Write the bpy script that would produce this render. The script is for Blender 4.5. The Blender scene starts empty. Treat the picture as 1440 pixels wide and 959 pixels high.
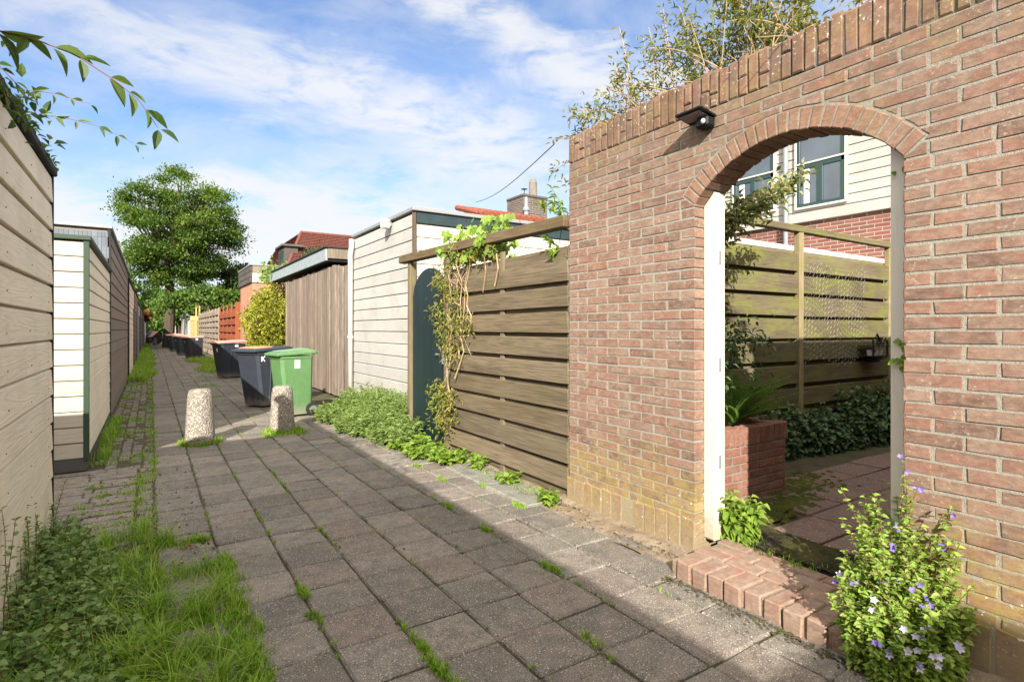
import bpy, math, random
import numpy as np
random.seed(7)
RNG = np.random.default_rng(11)
R = math.radians
SC = bpy.context.scene
COL = SC.collection

# ------------------------------------------------------------------ camera
YAW = 33.08
cam = bpy.data.cameras.new('camera')
cam.sensor_width = 36.0
cam.lens = 780 / 1440 * 36
cam.shift_y = -0.01146
cam.clip_start = 0.05
cam.clip_end = 900
cam_o = bpy.data.objects.new('camera', cam)
cam_o.location = (0, 0, 1.38)
cam_o.rotation_euler = (R(90), 0, R(-YAW))
COL.objects.link(cam_o)
SC.camera = cam_o

# ------------------------------------------------------------------ light
LD = np.array([1.0, 1.5, -0.96]); LD = LD / np.linalg.norm(LD)      # way the sunlight travels
SUN_EL = math.asin(-LD[2])
SUN_AZ = math.atan2(-LD[0], -LD[1])                                  # from +Y towards +X
sun = bpy.data.lights.new('sun', 'SUN')
sun.energy = 4.9
sun.angle = R(0.55)
sun.color = (1.0, 0.93, 0.82)
sun_o = bpy.data.objects.new('sun', sun)
from mathutils import Vector, Matrix
sun_o.rotation_euler = Vector(LD).to_track_quat('-Z', 'Y').to_euler()
sun_o.location = (-20, -30, 20)
COL.objects.link(sun_o)
SC.view_settings.view_transform = 'Standard'
SC.view_settings.look = 'None'
SC.view_settings.exposure = 1.3
SC.view_settings.gamma = 1.0
SC.view_settings.use_curve_mapping = False


class NT:
    """small helper round a node tree"""
    def __init__(s, nt):
        s.nt = nt
    def n(s, t, **kw):
        nd = s.nt.nodes.new(t)
        for k, v in kw.items():
            setattr(nd, k, v)
        return nd
    def set(s, sock, v):
        if isinstance(v, bpy.types.NodeSocket):
            s.nt.links.new(v, sock)
        elif isinstance(v, bpy.types.Node):
            s.nt.links.new(v.outputs[0], sock)
        elif v is not None:
            if hasattr(sock, 'default_value'):
                if isinstance(v, (tuple, list)) and len(v) == 3 and sock.type == 'RGBA':
                    v = (*v, 1)
                sock.default_value = v
    def math(s, op, a, b=None, c=None, clamp=False):
        nd = s.n('ShaderNodeMath', operation=op, use_clamp=clamp)
        for i, v in enumerate((a, b, c)):
            if v is not None:
                s.set(nd.inputs[i], v)
        return nd.outputs[0]
    def vmath(s, op, a, b=None):
        nd = s.n('ShaderNodeVectorMath', operation=op)
        s.set(nd.inputs[0], a)
        if b is not None:
            s.set(nd.inputs[1], b)
        return nd.outputs[0]
    def mix(s, f, a, b, blend='MIX'):
        nd = s.n('ShaderNodeMix', data_type='RGBA', blend_type=blend)
        s.set(nd.inputs[0], f); s.set(nd.inputs[6], a); s.set(nd.inputs[7], b)
        return nd.outputs[2]
    def ramp(s, f, stops, interp='LINEAR'):
        nd = s.n('ShaderNodeValToRGB')
        cr = nd.color_ramp
        cr.interpolation = interp
        while len(cr.elements) < len(stops):
            cr.elements.new(0.5)
        for e, (p, c) in zip(cr.elements, stops):
            e.position = p
            e.color = (*c, 1) if isinstance(c, (tuple, list)) else (c, c, c, 1)
        s.set(nd.inputs[0], f)
        return nd.outputs[0]
    def step(s, f, a, b):
        nd = s.n('ShaderNodeMapRange', interpolation_type='SMOOTHSTEP')
        s.set(nd.inputs[0], f)
        nd.inputs[1].default_value = a; nd.inputs[2].default_value = b
        return nd.outputs[0]
    def noise(s, vec, scale, detail=3, rough=.55, dist=0):
        nd = s.n('ShaderNodeTexNoise')
        s.set(nd.inputs['Vector'], vec)
        nd.inputs['Scale'].default_value = scale
        nd.inputs['Detail'].default_value = detail
        nd.inputs['Roughness'].default_value = rough
        nd.inputs['Distortion'].default_value = dist
        return nd.outputs[0]
    def voro(s, vec, scale, feature='F1'):
        nd = s.n('ShaderNodeTexVoronoi', feature=feature)
        s.set(nd.inputs['Vector'], vec)
        nd.inputs['Scale'].default_value = scale
        return nd.outputs[0]
    def mapping(s, vec, scale=(1, 1, 1), rot=(0, 0, 0), loc=(0, 0, 0)):
        nd = s.n('ShaderNodeMapping')
        s.set(nd.inputs[0], vec)
        nd.inputs[1].default_value = loc; nd.inputs[2].default_value = rot; nd.inputs[3].default_value = scale
        return nd.outputs[0]
    def bump(s, h, strength=.3, dist=.01, normal=None):
        nd = s.n('ShaderNodeBump')
        nd.inputs['Strength'].default_value = strength
        nd.inputs['Distance'].default_value = dist
        s.set(nd.inputs['Height'], h)
        if normal is not None:
            s.set(nd.inputs['Normal'], normal)
        return nd.outputs[0]
    def obj(s):
        return s.n('ShaderNodeTexCoord').outputs['Object']
    def geo(s):
        return s.n('ShaderNodeNewGeometry').outputs['Position']
    def rnd(s):
        return s.n('ShaderNodeAttribute', attribute_name='rnd').outputs['Fac']
    def xyz(s, v):
        nd = s.n('ShaderNodeSeparateXYZ'); s.set(nd.inputs[0], v)
        return nd.outputs[0], nd.outputs[1], nd.outputs[2]
    def comb(s, x, y, z):
        nd = s.n('ShaderNodeCombineXYZ')
        s.set(nd.inputs[0], x); s.set(nd.inputs[1], y); s.set(nd.inputs[2], z)
        return nd.outputs[0]


# ------------------------------------------------------------------ sky
world = bpy.data.worlds.new('World')
SC.world = world
world.use_nodes = True
w = NT(world.node_tree)
world.node_tree.nodes.clear()
wo = w.n('ShaderNodeOutputWorld')
bg = w.n('ShaderNodeBackground')
bg.inputs[1].default_value = 0.13
sky = w.n('ShaderNodeTexSky', sky_type='NISHITA', sun_disc=False)
sky.sun_elevation = SUN_EL
sky.sun_rotation = SUN_AZ
sky.altitude = 0
sky.air_density = 1.0; sky.dust_density = 0.7; sky.ozone_density = 1.6
d = w.n('ShaderNodeTexCoord').outputs['Generated']
dx, dy, dz = w.xyz(d)
az = w.math('ARCTAN2', dx, dy)
el = w.math('ARCSINE', dz)
ae = w.comb(az, el, 0.0)
n1 = w.n('ShaderNodeTexNoise'); w.set(n1.inputs['Vector'], w.mapping(ae, (1.0, 2.6, 1), (0, 0, .25))); n1.inputs['Scale'].default_value = 4.2
n1.inputs['Detail'].default_value = 7; n1.inputs['Roughness'].default_value = .6; n1.inputs['Distortion'].default_value = .5
warp = w.vmath('SCALE', w.vmath('SUBTRACT', n1.outputs[1], (.5, .5, .5)))
warp.node.inputs['Scale'].default_value = .20
aew = w.vmath('ADD', ae, warp)
fac = None
# (azimuth, elevation, half length, half height, tilt, weight) of the cloud banks seen over the alley
for (a, e, la, lb, t, wt) in [(.52, .495, .27, .045, -.30, .95), (.76, .425, .20, .045, -.06, 1.0), (.20, .392, .38, .060, -.13, .85),
                              (.42, .345, .28, .085, -.12, .90), (.60, .29, .24, .07, -.25, .75), (.16, .16, .34, .095, .08, 1.3),
                              (-.10, .165, .14, .07, .0, 1.0), (.36, .20, .34, .07, -.1, .9), (-.05, .42, .20, .03, -.15, .5),
                              (.95, .33, .20, .06, .1, .9), (1.5, .5, .5, .12, .1, .9), (-1.2, .5, .6, .16, .2, .9), (3.0, .5, .7, .15, .1, .8), (-2.2, .3, .6, .1, .1, .8)]:
    v = w.vmath('SUBTRACT', aew, (a, e, 0))
    v = w.mapping(v, (1, 1, 1), (0, 0, -t))
    v = w.vmath('MULTIPLY', v, (1 / la, 1 / lb, 0))
    ln = w.n('ShaderNodeVectorMath', operation='LENGTH'); w.set(ln.inputs[0], v)
    b = w.math('MULTIPLY', w.step(ln.outputs['Value'], 1.55, .1), wt)
    fac = b if fac is None else w.math('ADD', fac, w.math('MULTIPLY', b, w.math('SUBTRACT', 1.0, fac, clamp=True)))
n2 = w.noise(w.mapping(ae, (1, 3.0, 1), (0, 0, .22)), 9.0, 8, .62, .35)
fac = w.math('MULTIPLY', fac, w.step(n2, .16, .56), clamp=True)
veil = w.math('MULTIPLY', w.step(w.noise(w.mapping(ae, (1, 2.4, 1), (0, 0, .3)), 3.0, 6, .6, .6), .30, .72), .46)
hor = w.math('MULTIPLY', w.step(el, .34, .0), .62)
fac = w.math('MAXIMUM', fac, w.math('ADD', veil, hor), clamp=True)
fac = w.math('MULTIPLY', fac, .95)
skycol = w.mix(1.0, sky.outputs[0], (.47, .57, .70), 'MULTIPLY')
cl = w.mix(fac, skycol, (2.95, 2.97, 3.05))
# unseen bright broken cloud, added overhead and on the sun's side to lift the shade
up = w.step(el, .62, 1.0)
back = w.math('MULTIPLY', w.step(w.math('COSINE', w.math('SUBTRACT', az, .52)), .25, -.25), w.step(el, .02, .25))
fill_deck = w.math('MULTIPLY', w.math('MAXIMUM', up, back), w.step(w.noise(d, 3.0, 6, .6, .4), .28, .5))
cl = w.mix(fill_deck, cl, (7.5, 7.05, 6.45))
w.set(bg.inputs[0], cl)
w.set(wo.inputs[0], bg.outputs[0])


# ------------------------------------------------------------------ materials
def new_mat(name):
    m = bpy.data.materials.new(name)
    m.use_nodes = True
    nt = NT(m.node_tree)
    return m, nt, m.node_tree.nodes['Principled BSDF']


def finish(nt, b, col, rough=.8, normal=None, spec=.3, metal=0):
    nt.set(b.inputs['Base Color'], col)
    nt.set(b.inputs['Roughness'], rough)
    b.inputs['Specular IOR Level'].default_value = spec
    b.inputs['Metallic'].default_value = metal
    if normal is not None:
        nt.set(b.inputs['Normal'], normal)


def mat_plain(name, col, rough=.6, spec=.4, metal=0, var=.12, scale=30, bump=.0):
    m, nt, b = new_mat(name)
    p = nt.obj()
    n = nt.noise(p, scale, 4, .6)
    c = nt.mix(nt.math('MULTIPLY', n, 1.0), tuple(x * (1 - var) for x in col), tuple(min(1, x * (1 + var)) for x in col))
    finish(nt, b, c, rough, nt.bump(n, bump, .004) if bump else None, spec, metal)
    return m


def mat_paver(name, cols, warm, moss=.35, worn=1.0):
    m, nt, b = new_mat(name)
    p = nt.geo(); r = nt.rnd()
    base = nt.ramp(r, [(i / (len(cols) - 1), c) for i, c in enumerate(cols)])
    big = nt.noise(p, 2.2, 5, .65)
    base = nt.mix(nt.step(big, .35, .7), base, nt.mix(.5, base, warm))
    blot = nt.noise(p, 11, 5, .7)
    base = nt.mix(nt.math('MULTIPLY', nt.step(blot, .42, .62), .70), base, nt.mix(.62, base, (.03, .027, .025)))
    pale = nt.noise(nt.mapping(p, (1, 1, 1), (0, 0, 0), (3, 9, 0)), 4.3, 6, .7)
    base = nt.mix(nt.math('MULTIPLY', nt.step(pale, .50, .72), .45 * worn), base, (.30, .265, .215))
    mossy = nt.noise(nt.mapping(p, (1, 1, 1), (0, 0, 0), (8, 1, 0)), 1.6, 6, .75)
    base = nt.mix(nt.math('MULTIPLY', nt.step(mossy, .50, .70), .40 * worn), base, (.085, .085, .05))
    fine = nt.noise(p, 210, 2, .6)
    base = nt.mix(nt.step(fine, .36, .66), nt.mix(.5, base, (.03, .028, .026)), nt.mix(.2, base, (.6, .55, .48)))
    vd = nt.n('ShaderNodeTexVoronoi', feature='F1'); nt.set(vd.inputs['Vector'], p); vd.inputs['Scale'].default_value = 95
    sel = nt.math('GREATER_THAN', nt.xyz(vd.outputs['Color'])[0], .78)
    dot = nt.math('MULTIPLY', nt.step(vd.outputs['Distance'], .34, .2), sel)
    base = nt.mix(nt.math('MULTIPLY', dot, .8), base, (.52, .49, .44))
    gr = nt.math('MULTIPLY', nt.step(nt.noise(p, 5.5, 6, .7), .56, .74), moss)
    base = nt.mix(gr, base, (.075, .085, .03))
    h = nt.math('ADD', nt.math('MULTIPLY', fine, .5), nt.math('MULTIPLY', blot, .6))
    finish(nt, b, base, .86, nt.bump(h, .55, .006), .25)
    return m


def mat_brick(name, cols, stain=False, white=0.0, dark=0.0):
    m, nt, b = new_mat(name)
    p = nt.geo(); r = nt.rnd()
    base = nt.ramp(r, [(i / (len(cols) - 1), c) for i, c in enumerate(cols)])
    sm = nt.noise(nt.mapping(p, (1, 1, 2.2)), 26, 5, .65)
    base = nt.mix(nt.step(sm, .35, .75), nt.mix(.30, base, (.10, .045, .03)), nt.mix(.22, base, (.55, .36, .26)))
    red = nt.noise(p, 9.0, 4, .6, .4)
    base = nt.mix(nt.math('MULTIPLY', nt.step(red, .46, .66), .45), base, (.25, .105, .074))
    tan = nt.noise(nt.mapping(p, (1, 1, 1.6), (0, 0, 0), (4, 7, 2)), 11.0, 4, .65)
    base = nt.mix(nt.math('MULTIPLY', nt.step(tan, .46, .68), .42), base, (.255, .19, .135))
    fine = nt.noise(p, 240, 3, .65)
    base = nt.mix(nt.math('MULTIPLY', nt.step(fine, .50, .70), .40), base, (.07, .04, .03))
    ash = nt.noise(p, 6.5, 6, .7)
    base = nt.mix(nt.math('MULTIPLY', nt.step(ash, .48, .72), .34), base, (.30, .25, .20))
    if dark:
        base = nt.mix(nt.math('MULTIPLY', nt.step(nt.noise(p, 3.1, 6, .7), .36, .66), dark), base, (.07, .05, .04))
    if stain:
        base = wall_stains(nt, p, base, 1.0)
    if white:
        spot = nt.noise(p, 62, 3, .6)
        patch = nt.noise(p, 5, 4, .6)
        s = nt.math('MULTIPLY', nt.step(spot, .60, .66), nt.step(patch, .45, .6))
        base = nt.mix(nt.math('MULTIPLY', s, white), base, (.55, .52, .44))
    h = nt.math('ADD', nt.math('MULTIPLY', fine, .45), nt.math('MULTIPLY', sm, .8))
    finish(nt, b, base, .9, nt.bump(h, .5, .006), .2)
    return m


def wall_stains(nt, p, base, k):
    """algae and lichen that grow at the foot of the brick wall and along its coping"""
    x, y, z = nt.xyz(p)
    a = nt.noise(p, 3.4, 6, .7)
    lo = nt.math('ADD', z, nt.math('MULTIPLY', nt.math('SUBTRACT', a, .5), 1.1))
    f = nt.math('MULTIPLY', nt.step(lo, .70, .28), nt.step(nt.noise(p, 14, 4, .7), .30, .62))
    base = nt.mix(nt.math('MULTIPLY', f, .62 * k), base, (.30, .235, .062))
    low = nt.step(nt.math('ADD', z, nt.math('MULTIPLY', nt.math('SUBTRACT', a, .5), .5)), .26, .05)
    base = nt.mix(nt.math('MULTIPLY', low, .55), base, (.24, .19, .13))
    sp = nt.math('MULTIPLY', nt.math('MULTIPLY', nt.step(nt.noise(p, 44, 4, .6), .64, .69), nt.step(nt.noise(p, 6, 4, .6), .44, .58)), nt.step(lo, .58, .26))
    base = nt.mix(nt.math('MULTIPLY', sp, .85), base, (.74, .71, .62))
    soot = nt.math('MULTIPLY', nt.step(nt.math('ADD', z, nt.math('MULTIPLY', nt.math('SUBTRACT', a, .5), 1.2)), 1.95, 2.75), nt.step(nt.noise(p, 17, 5, .7), .25, .6))
    base = nt.mix(nt.math('MULTIPLY', soot, .42), base, (.075, .056, .044))
    up = nt.math('MULTIPLY', nt.step(nt.math('ADD', z, nt.math('MULTIPLY', nt.math('SUBTRACT', a, .5), .9)), 2.25, 2.75), nt.step(nt.noise(p, 7, 4, .7), .42, .66))
    base = nt.mix(nt.math('MULTIPLY', up, .30), base, (.24, .18, .06))
    return base


def mat_mortar(name, col=(.30, .288, .245), stain=True):
    m, nt, b = new_mat(name)
    p = nt.geo()
    n = nt.noise(p, 60, 5, .7)
    g = nt.noise(p, 260, 2, .6)
    base = nt.mix(n, tuple(c * .62 for c in col), tuple(c * 1.25 for c in col))
    base = nt.mix(nt.math('MULTIPLY', nt.step(g, .5, .7), .4), base, tuple(c * .45 for c in col))
    if stain:
        base = wall_stains(nt, p, base, .8)
    finish(nt, b, base, .95, nt.bump(nt.math('ADD', n, nt.math('MULTIPLY', g, .6)), .8, .006), .1)
    return m


def mat_wood(name, cols, axis='y', grain=1.0, rough=.85, green=0.0, paint=False, ring=22, bump=.35, spec=.2, streak=.5):
    m, nt, b = new_mat(name)
    p = nt.obj(); r = nt.rnd()
    off = nt.vmath('SCALE', nt.comb(r, nt.math('MULTIPLY', r, 3.7), nt.math('MULTIPLY', r, 7.3)))
    off.node.inputs['Scale'].default_value = 23.0
    q = nt.vmath('ADD', p, off)
    lo, hi = .55, 9.0
    sc = {'x': (lo, hi, hi), 'y': (hi, lo, hi), 'z': (hi, hi, lo)}[axis]
    n = nt.noise(nt.mapping(q, sc), 1.0, 3, .5, .3)
    rings = nt.math('SINE', nt.math('MULTIPLY', n, float(ring) * 3.1))
    rings = nt.math('MULTIPLY_ADD', rings, .5, .5)
    sc2 = {'x': (3, 90, 90), 'y': (90, 3, 90), 'z': (90, 90, 3)}[axis]
    fib = nt.noise(nt.mapping(q, sc2), 1.0, 4, .65)
    base = nt.ramp(r, [(i / (len(cols) - 1), c) for i, c in enumerate(cols)])
    k = .10 if paint else streak
    base = nt.mix(nt.math('MULTIPLY', nt.math('MULTIPLY', rings, nt.step(fib, .2, .7)), k), base, tuple(.45 * c for c in cols[0]))
    base = nt.mix(nt.math('MULTIPLY', nt.step(fib, .45, .75), .12 if paint else .42), base, tuple(.5 * c for c in cols[0]))
    dirt = nt.noise(p, 2.3, 6, .7)
    dirt = dirt if paint else nt.noise(nt.mapping(q, {'x': (.8, 4, 7), 'y': (4, .8, 7), 'z': (7, 7, .8)}[axis]), 1.0, 5, .65)
    base = nt.mix(nt.math('MULTIPLY', nt.step(dirt, .42, .66), .28 if paint else .55), base, tuple(c * f for c, f in zip(cols[0], (.62, .60, .52))))
    if green:
        g = nt.math('MULTIPLY', nt.step(nt.noise(nt.mapping(p, (.8, .8, 2.2)), 2.1, 6, .72), .42, .66), green)
        base = nt.mix(g, base, (.155, .165, .035))
    # knots
    vk = nt.n('ShaderNodeTexVoronoi', feature='F1'); nt.set(vk.inputs['Vector'], nt.mapping(q, {'x': (1.5, 5, 5), 'y': (5, 1.5, 5), 'z': (5, 5, 1.5)}[axis])); vk.inputs['Scale'].default_value = 1.0
    kn = nt.step(vk.outputs['Distance'], .085, .03)
    base = nt.mix(nt.math('MULTIPLY', kn, .18 if paint else .6), base, (.10, .055, .03))
    h = nt.math('ADD', nt.math('MULTIPLY', rings, .6), nt.math('MULTIPLY', fib, .7))
    finish(nt, b, base, rough, nt.bump(h, bump * grain, .004), spec)
    return m


def mat_leaf(name, cols, trans=.35, rough=.55, spec=.35):
    m, nt, b = new_mat(name)
    r = nt.rnd()
    c = nt.ramp(r, [(i / (len(cols) - 1), c) for i, c in enumerate(cols)])
    finish(nt, b, c, rough, None, spec)
    tr = nt.n('ShaderNodeBsdfTranslucent')
    nt.set(tr.inputs[0], nt.mix(1.0, c, (1.25, 1.35, .55), 'MULTIPLY'))
    mx = nt.n('ShaderNodeMixShader'); mx.inputs[0].default_value = trans
    nt.set(mx.inputs[1], b.outputs[0]); nt.set(mx.inputs[2], tr.outputs[0])
    out = [x for x in m.node_tree.nodes if x.type == 'OUTPUT_MATERIAL'][0]
    nt.set(out.inputs[0], mx.outputs[0])
    return m


def mat_aggregate(name):
    m, nt, b = new_mat(name)
    p = nt.obj()
    v = nt.n('ShaderNodeTexVoronoi', feature='F1'); nt.set(v.inputs['Vector'], p); v.inputs['Scale'].default_value = 62
    cr = nt.xyz(v.outputs['Color'])[0]
    stone = nt.ramp(cr, [(0, (.11, .085, .07)), (.3, (.27, .225, .18)), (.6, (.38, .335, .28)), (1, (.50, .465, .41))])
    edge = nt.step(v.outputs['Distance'], .35, .62)
    c = nt.mix(edge, stone, (.19, .172, .148))
    x, y, z = nt.xyz(p)
    al = nt.math('MULTIPLY', nt.step(nt.math('ADD', z, nt.math('MULTIPLY', nt.noise(p, 7, 4), .4)), .36, .14), .55)
    c = nt.mix(al, c, (.13, .115, .05))
    dk = nt.math('MULTIPLY', nt.step(nt.noise(p, 9, 5, .7), .5, .72), nt.step(z, .38, .62))
    c = nt.mix(nt.math('MULTIPLY', dk, .6), c, (.10, .075, .06))
    h = nt.math('SUBTRACT', 1.0, v.outputs['Distance'])
    finish(nt, b, c, .9, nt.bump(h, .9, .012), .25)
    return m


def mat_soil(name, a=(.085, .068, .048), b2=(.05, .045, .03), moss=(.06, .075, .02), k=.5):
    m, nt, b = new_mat(name)
    p = nt.geo()
    n = nt.noise(p, 9, 6, .7)
    f = nt.noise(p, 120, 3, .65)
    c = nt.mix(nt.step(n, .35, .65), b2, a)
    c = nt.mix(nt.math('MULTIPLY', nt.step(f, .5, .72), .5), c, tuple(x * 2.0 for x in a))
    c = nt.mix(nt.math('MULTIPLY', nt.step(nt.noise(p, 3.0, 6, .7), .45, .6), k), c, moss)
    finish(nt, b, c, .95, nt.bump(nt.math('ADD', n, f), .8, .02), .15)
    return m


def mat_texbrick(name, c1, c2, mortar, sx=1.0):
    """brickwork for walls seen from far away"""
    m, nt, b = new_mat(name)
    p = nt.geo(); x, y, z = nt.xyz(p)
    v = nt.comb(nt.math('ADD', x, y), z, 0.0)
    bt = nt.n('ShaderNodeTexBrick')
    nt.set(bt.inputs['Vector'], v)
    bt.inputs['Scale'].default_value = 1.0
    bt.inputs['Brick Width'].default_value = .22; bt.inputs['Row Height'].default_value = .0625
    bt.inputs['Mortar Size'].default_value = .006; bt.inputs['Mortar Smooth'].default_value = .2
    nt.set(bt.inputs['Color1'], c1); nt.set(bt.inputs['Color2'], c2); nt.set(bt.inputs['Mortar'], mortar)
    c = nt.mix(nt.math('MULTIPLY', nt.step(nt.noise(p, 2, 6, .7), .4, .7), .3), bt.outputs[0], tuple(q * .5 for q in c1))
    finish(nt, b, c, .9, nt.bump(nt.math('MULTIPLY', bt.outputs[1], -1.0), .6, .006), .2)
    return m


def mat_glass(name, col=(.05, .065, .08)):
    m, nt, b = new_mat(name)
    n = nt.noise(nt.obj(), 1.6, 3, .5)
    finish(nt, b, nt.mix(n, tuple(c * .5 for c in col), tuple(c * 2.1 for c in col)), .06, None, .8)
    return m


MT = {}
MT['paver'] = mat_paver('concrete_paver', [(.060, .054, .049), (.125, .112, .097), (.225, .198, .166), (.165, .124, .103), (.098, .088, .077), (.195, .176, .148), (.075, .066, .059), (.15, .132, .11)], (.225, .180, .138))
MT['paver_red'] = mat_paver('red_paver', [(.125, .055, .045), (.165, .073, .060), (.185, .09, .074)], (.15, .08, .062), .4, .12)
MT['clinker'] = mat_paver('grey_clinker', [(.12, .102, .085), (.165, .135, .112), (.20, .168, .14), (.17, .13, .105)], (.17, .13, .10), .7)
MT['slab'] = mat_paver('bluestone_slab', [(.21, .215, .19), (.24, .24, .205)], (.20, .205, .16), .5)
MT['soil'] = mat_soil('earth', (.105, .086, .062), (.062, .054, .036), (.085, .095, .03), .6)
MT['sand'] = mat_soil('sandy_earth', (.31, .245, .175), (.215, .165, .115), (.14, .105, .06), .45)
MT['moss'] = mat_soil('moss', (.075, .085, .02), (.04, .05, .012), (.11, .12, .02), .6)
BR = [(.115, .078, .062), (.175, .116, .088), (.225, .145, .110), (.215, .118, .085), (.175, .13, .104), (.25, .178, .135), (.145, .09, .07)]
MT['brick'] = mat_brick('wall_brick', BR, True, .3)
MT['coping'] = mat_brick('coping_brick', [(.165, .09, .062), (.235, .125, .082), (.285, .158, .108), (.22, .14, .1)], True, .75, .45)
MT['arch'] = mat_brick('arch_brick', [(.20, .108, .072), (.25, .142, .095), (.24, .152, .095)], True, .2)
MT['step'] = mat_brick('step_brick', [(.225, .165, .128), (.275, .205, .16), (.24, .165, .125)], False, .1)
MT['planter'] = mat_brick('planter_brick', [(.17, .058, .042), (.225, .078, .055), (.26, .105, .075)], False, .1, .2)
MT['mortar'] = mat_mortar('mortar')
MT['mortar_dark'] = mat_mortar('weathered_mortar', (.15, .14, .12))
MT['nail'] = mat_plain('nail', (.34, .28, .21), .6)
MT['mortar2'] = mat_mortar('grey_mortar', (.24, .21, .18), False)
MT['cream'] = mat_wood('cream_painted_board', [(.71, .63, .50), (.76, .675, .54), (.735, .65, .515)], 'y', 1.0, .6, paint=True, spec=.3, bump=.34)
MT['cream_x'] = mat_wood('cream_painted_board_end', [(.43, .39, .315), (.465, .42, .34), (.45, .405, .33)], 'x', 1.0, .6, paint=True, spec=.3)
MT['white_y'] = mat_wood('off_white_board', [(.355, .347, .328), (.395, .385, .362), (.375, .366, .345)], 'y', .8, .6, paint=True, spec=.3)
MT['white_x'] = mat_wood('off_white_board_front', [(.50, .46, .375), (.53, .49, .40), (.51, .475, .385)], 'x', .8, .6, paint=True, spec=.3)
MT['greyboard'] = mat_wood('grey_brown_board', [(.215, .185, .155), (.25, .205, .165), (.19, .16, .135), (.26, .19, .15)], 'y', 1.0, .75, paint=True)
MT['fence'] = mat_wood('weathered_fence_board', [(.108, .083, .056), (.16, .125, .084), (.205, .16, .108), (.138, .112, .080), (.178, .134, .086)], 'y', 1.2, .85, green=.14)
MT['fence_post'] = mat_wood('weathered_post', [(.15, .115, .075), (.20, .155, .105)], 'z', 1.2, .85, green=.3)
MT['beam'] = mat_wood('weathered_beam', [(.13, .092, .055), (.16, .112, .068)], 'y', 1.2, .85, green=.25)
MT['gfence'] = mat_wood('mossy_fence_board', [(.125, .102, .066), (.16, .13, .084), (.18, .15, .10)], 'x', 1.0, .85, green=.75)
MT['gpost'] = mat_wood('mossy_post', [(.27, .21, .13), (.31, .25, .16)], 'z', 1.0, .85, green=.5)
MT['vboard'] = mat_wood('silvery_upright_board', [(.18, .145, .118), (.26, .212, .174), (.155, .126, .102), (.30, .24, .192), (.235, .175, .132)], 'z', 1.3, .85, streak=.7)
MT['redfence'] = mat_wood('red_brown_board', [(.22, .062, .028), (.26, .075, .034)], 'y', .8, .7, paint=True)
MT['greyfence'] = mat_wood('silver_grey_board', [(.25, .205, .16), (.31, .26, .205), (.21, .175, .14)], 'y', 1.0, .85)
MT['darkwood'] = mat_wood('dark_fascia_board', [(.075, .066, .058), (.10, .088, .078)], 'y', 1.0, .7)
MT['gate'] = mat_wood('dark_teal_board', [(.008, .020, .023), (.010, .024, .027)], 'z', .4, .42, paint=True, spec=.45)
MT['dgreen'] = mat_plain('dark_green_paint', (.025, .048, .028), .5)
MT['teal'] = mat_plain('dark_teal_paint', (.018, .034, .04), .5, .4, var=.5, scale=9)
MT['peel'] = mat_plain('peeling_blue_grey_paint', (.23, .27, .28), .8, .2, var=.5, scale=14, bump=.4)
MT['black'] = mat_plain('black_bitumen', (.018, .018, .019), .75, .3)
MT['trim'] = mat_plain('grey_zinc', (.26, .27, .28), .5, .5, .3)
MT['plinth'] = mat_plain('dark_plinth', (.085, .08, .075), .9, .2, bump=.4)
MT['slate'] = mat_wood('slate_shingle', [(.115, .13, .155), (.13, .148, .175), (.145, .162, .19)], 'x', 1, .7, paint=True)
def mat_grimy(name, col):
    m, nt, b = new_mat(name)
    p = nt.geo(); x, y, z = nt.xyz(p)
    n = nt.noise(nt.mapping(p, (9, 9, 1.2)), 2.0, 5, .7)
    c = nt.mix(nt.math('MULTIPLY', nt.step(n, .5, .75), .28), col, (.30, .26, .18))
    lo = nt.math('ADD', z, nt.math('MULTIPLY', nt.math('SUBTRACT', nt.noise(p, 18, 5, .7), .5), .5))
    c = nt.mix(nt.math('MULTIPLY', nt.step(lo, .34, .10), .6), c, (.26, .22, .13))
    ch = nt.step(nt.noise(p, 42, 4, .7), .66, .69)
    c = nt.mix(nt.math('MULTIPLY', ch, .7), c, (.20, .16, .12))
    finish(nt, b, c, .5, nt.bump(nt.noise(nt.mapping(p, (60, 60, 4)), 1.0, 3), .15, .003), .35)
    return m


MT['white_paint'] = mat_grimy('white_paint', (.56, .53, .46))
MT['pvc'] = mat_plain('white_pipe', (.55, .53, .48), .4, .5, var=.05)
MT['greypipe'] = mat_plain('grey_pipe', (.19, .21, .23), .45, .5)
MT['blackplastic'] = mat_plain('black_plastic', (.008, .008, .008), .6, .25)
MT['panel'] = mat_plain('solar_panel_underside', (.17, .14, .145), .25, .6)
MT['lens'] = mat_plain('lens', (.55, .56, .6), .1, .8)
def mat_bin(name, col, dust=(.24, .21, .17)):
    m, nt, b = new_mat(name)
    p = nt.obj(); x, y, z = nt.xyz(p)
    n = nt.noise(p, 7, 5, .7)
    c = nt.mix(n, tuple(v * .7 for v in col), tuple(v * 1.35 for v in col))
    sc = nt.noise(nt.mapping(p, (40, 40, 3)), 1.0, 4, .7)
    c = nt.mix(nt.math('MULTIPLY', nt.step(sc, .55, .75), .22), c, tuple(min(1, v * 2.4 + .03) for v in col))
    lo = nt.math('ADD', z, nt.math('MULTIPLY', nt.math('SUBTRACT', nt.noise(p, 14, 5, .7), .5), .45))
    c = nt.mix(nt.math('MULTIPLY', nt.step(lo, .24, .02), .6), c, dust)
    finish(nt, b, c, nt.mix(n, (.42, .42, .42), (.68, .68, .68)), nt.bump(n, .08, .01), .4)
    return m


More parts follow.
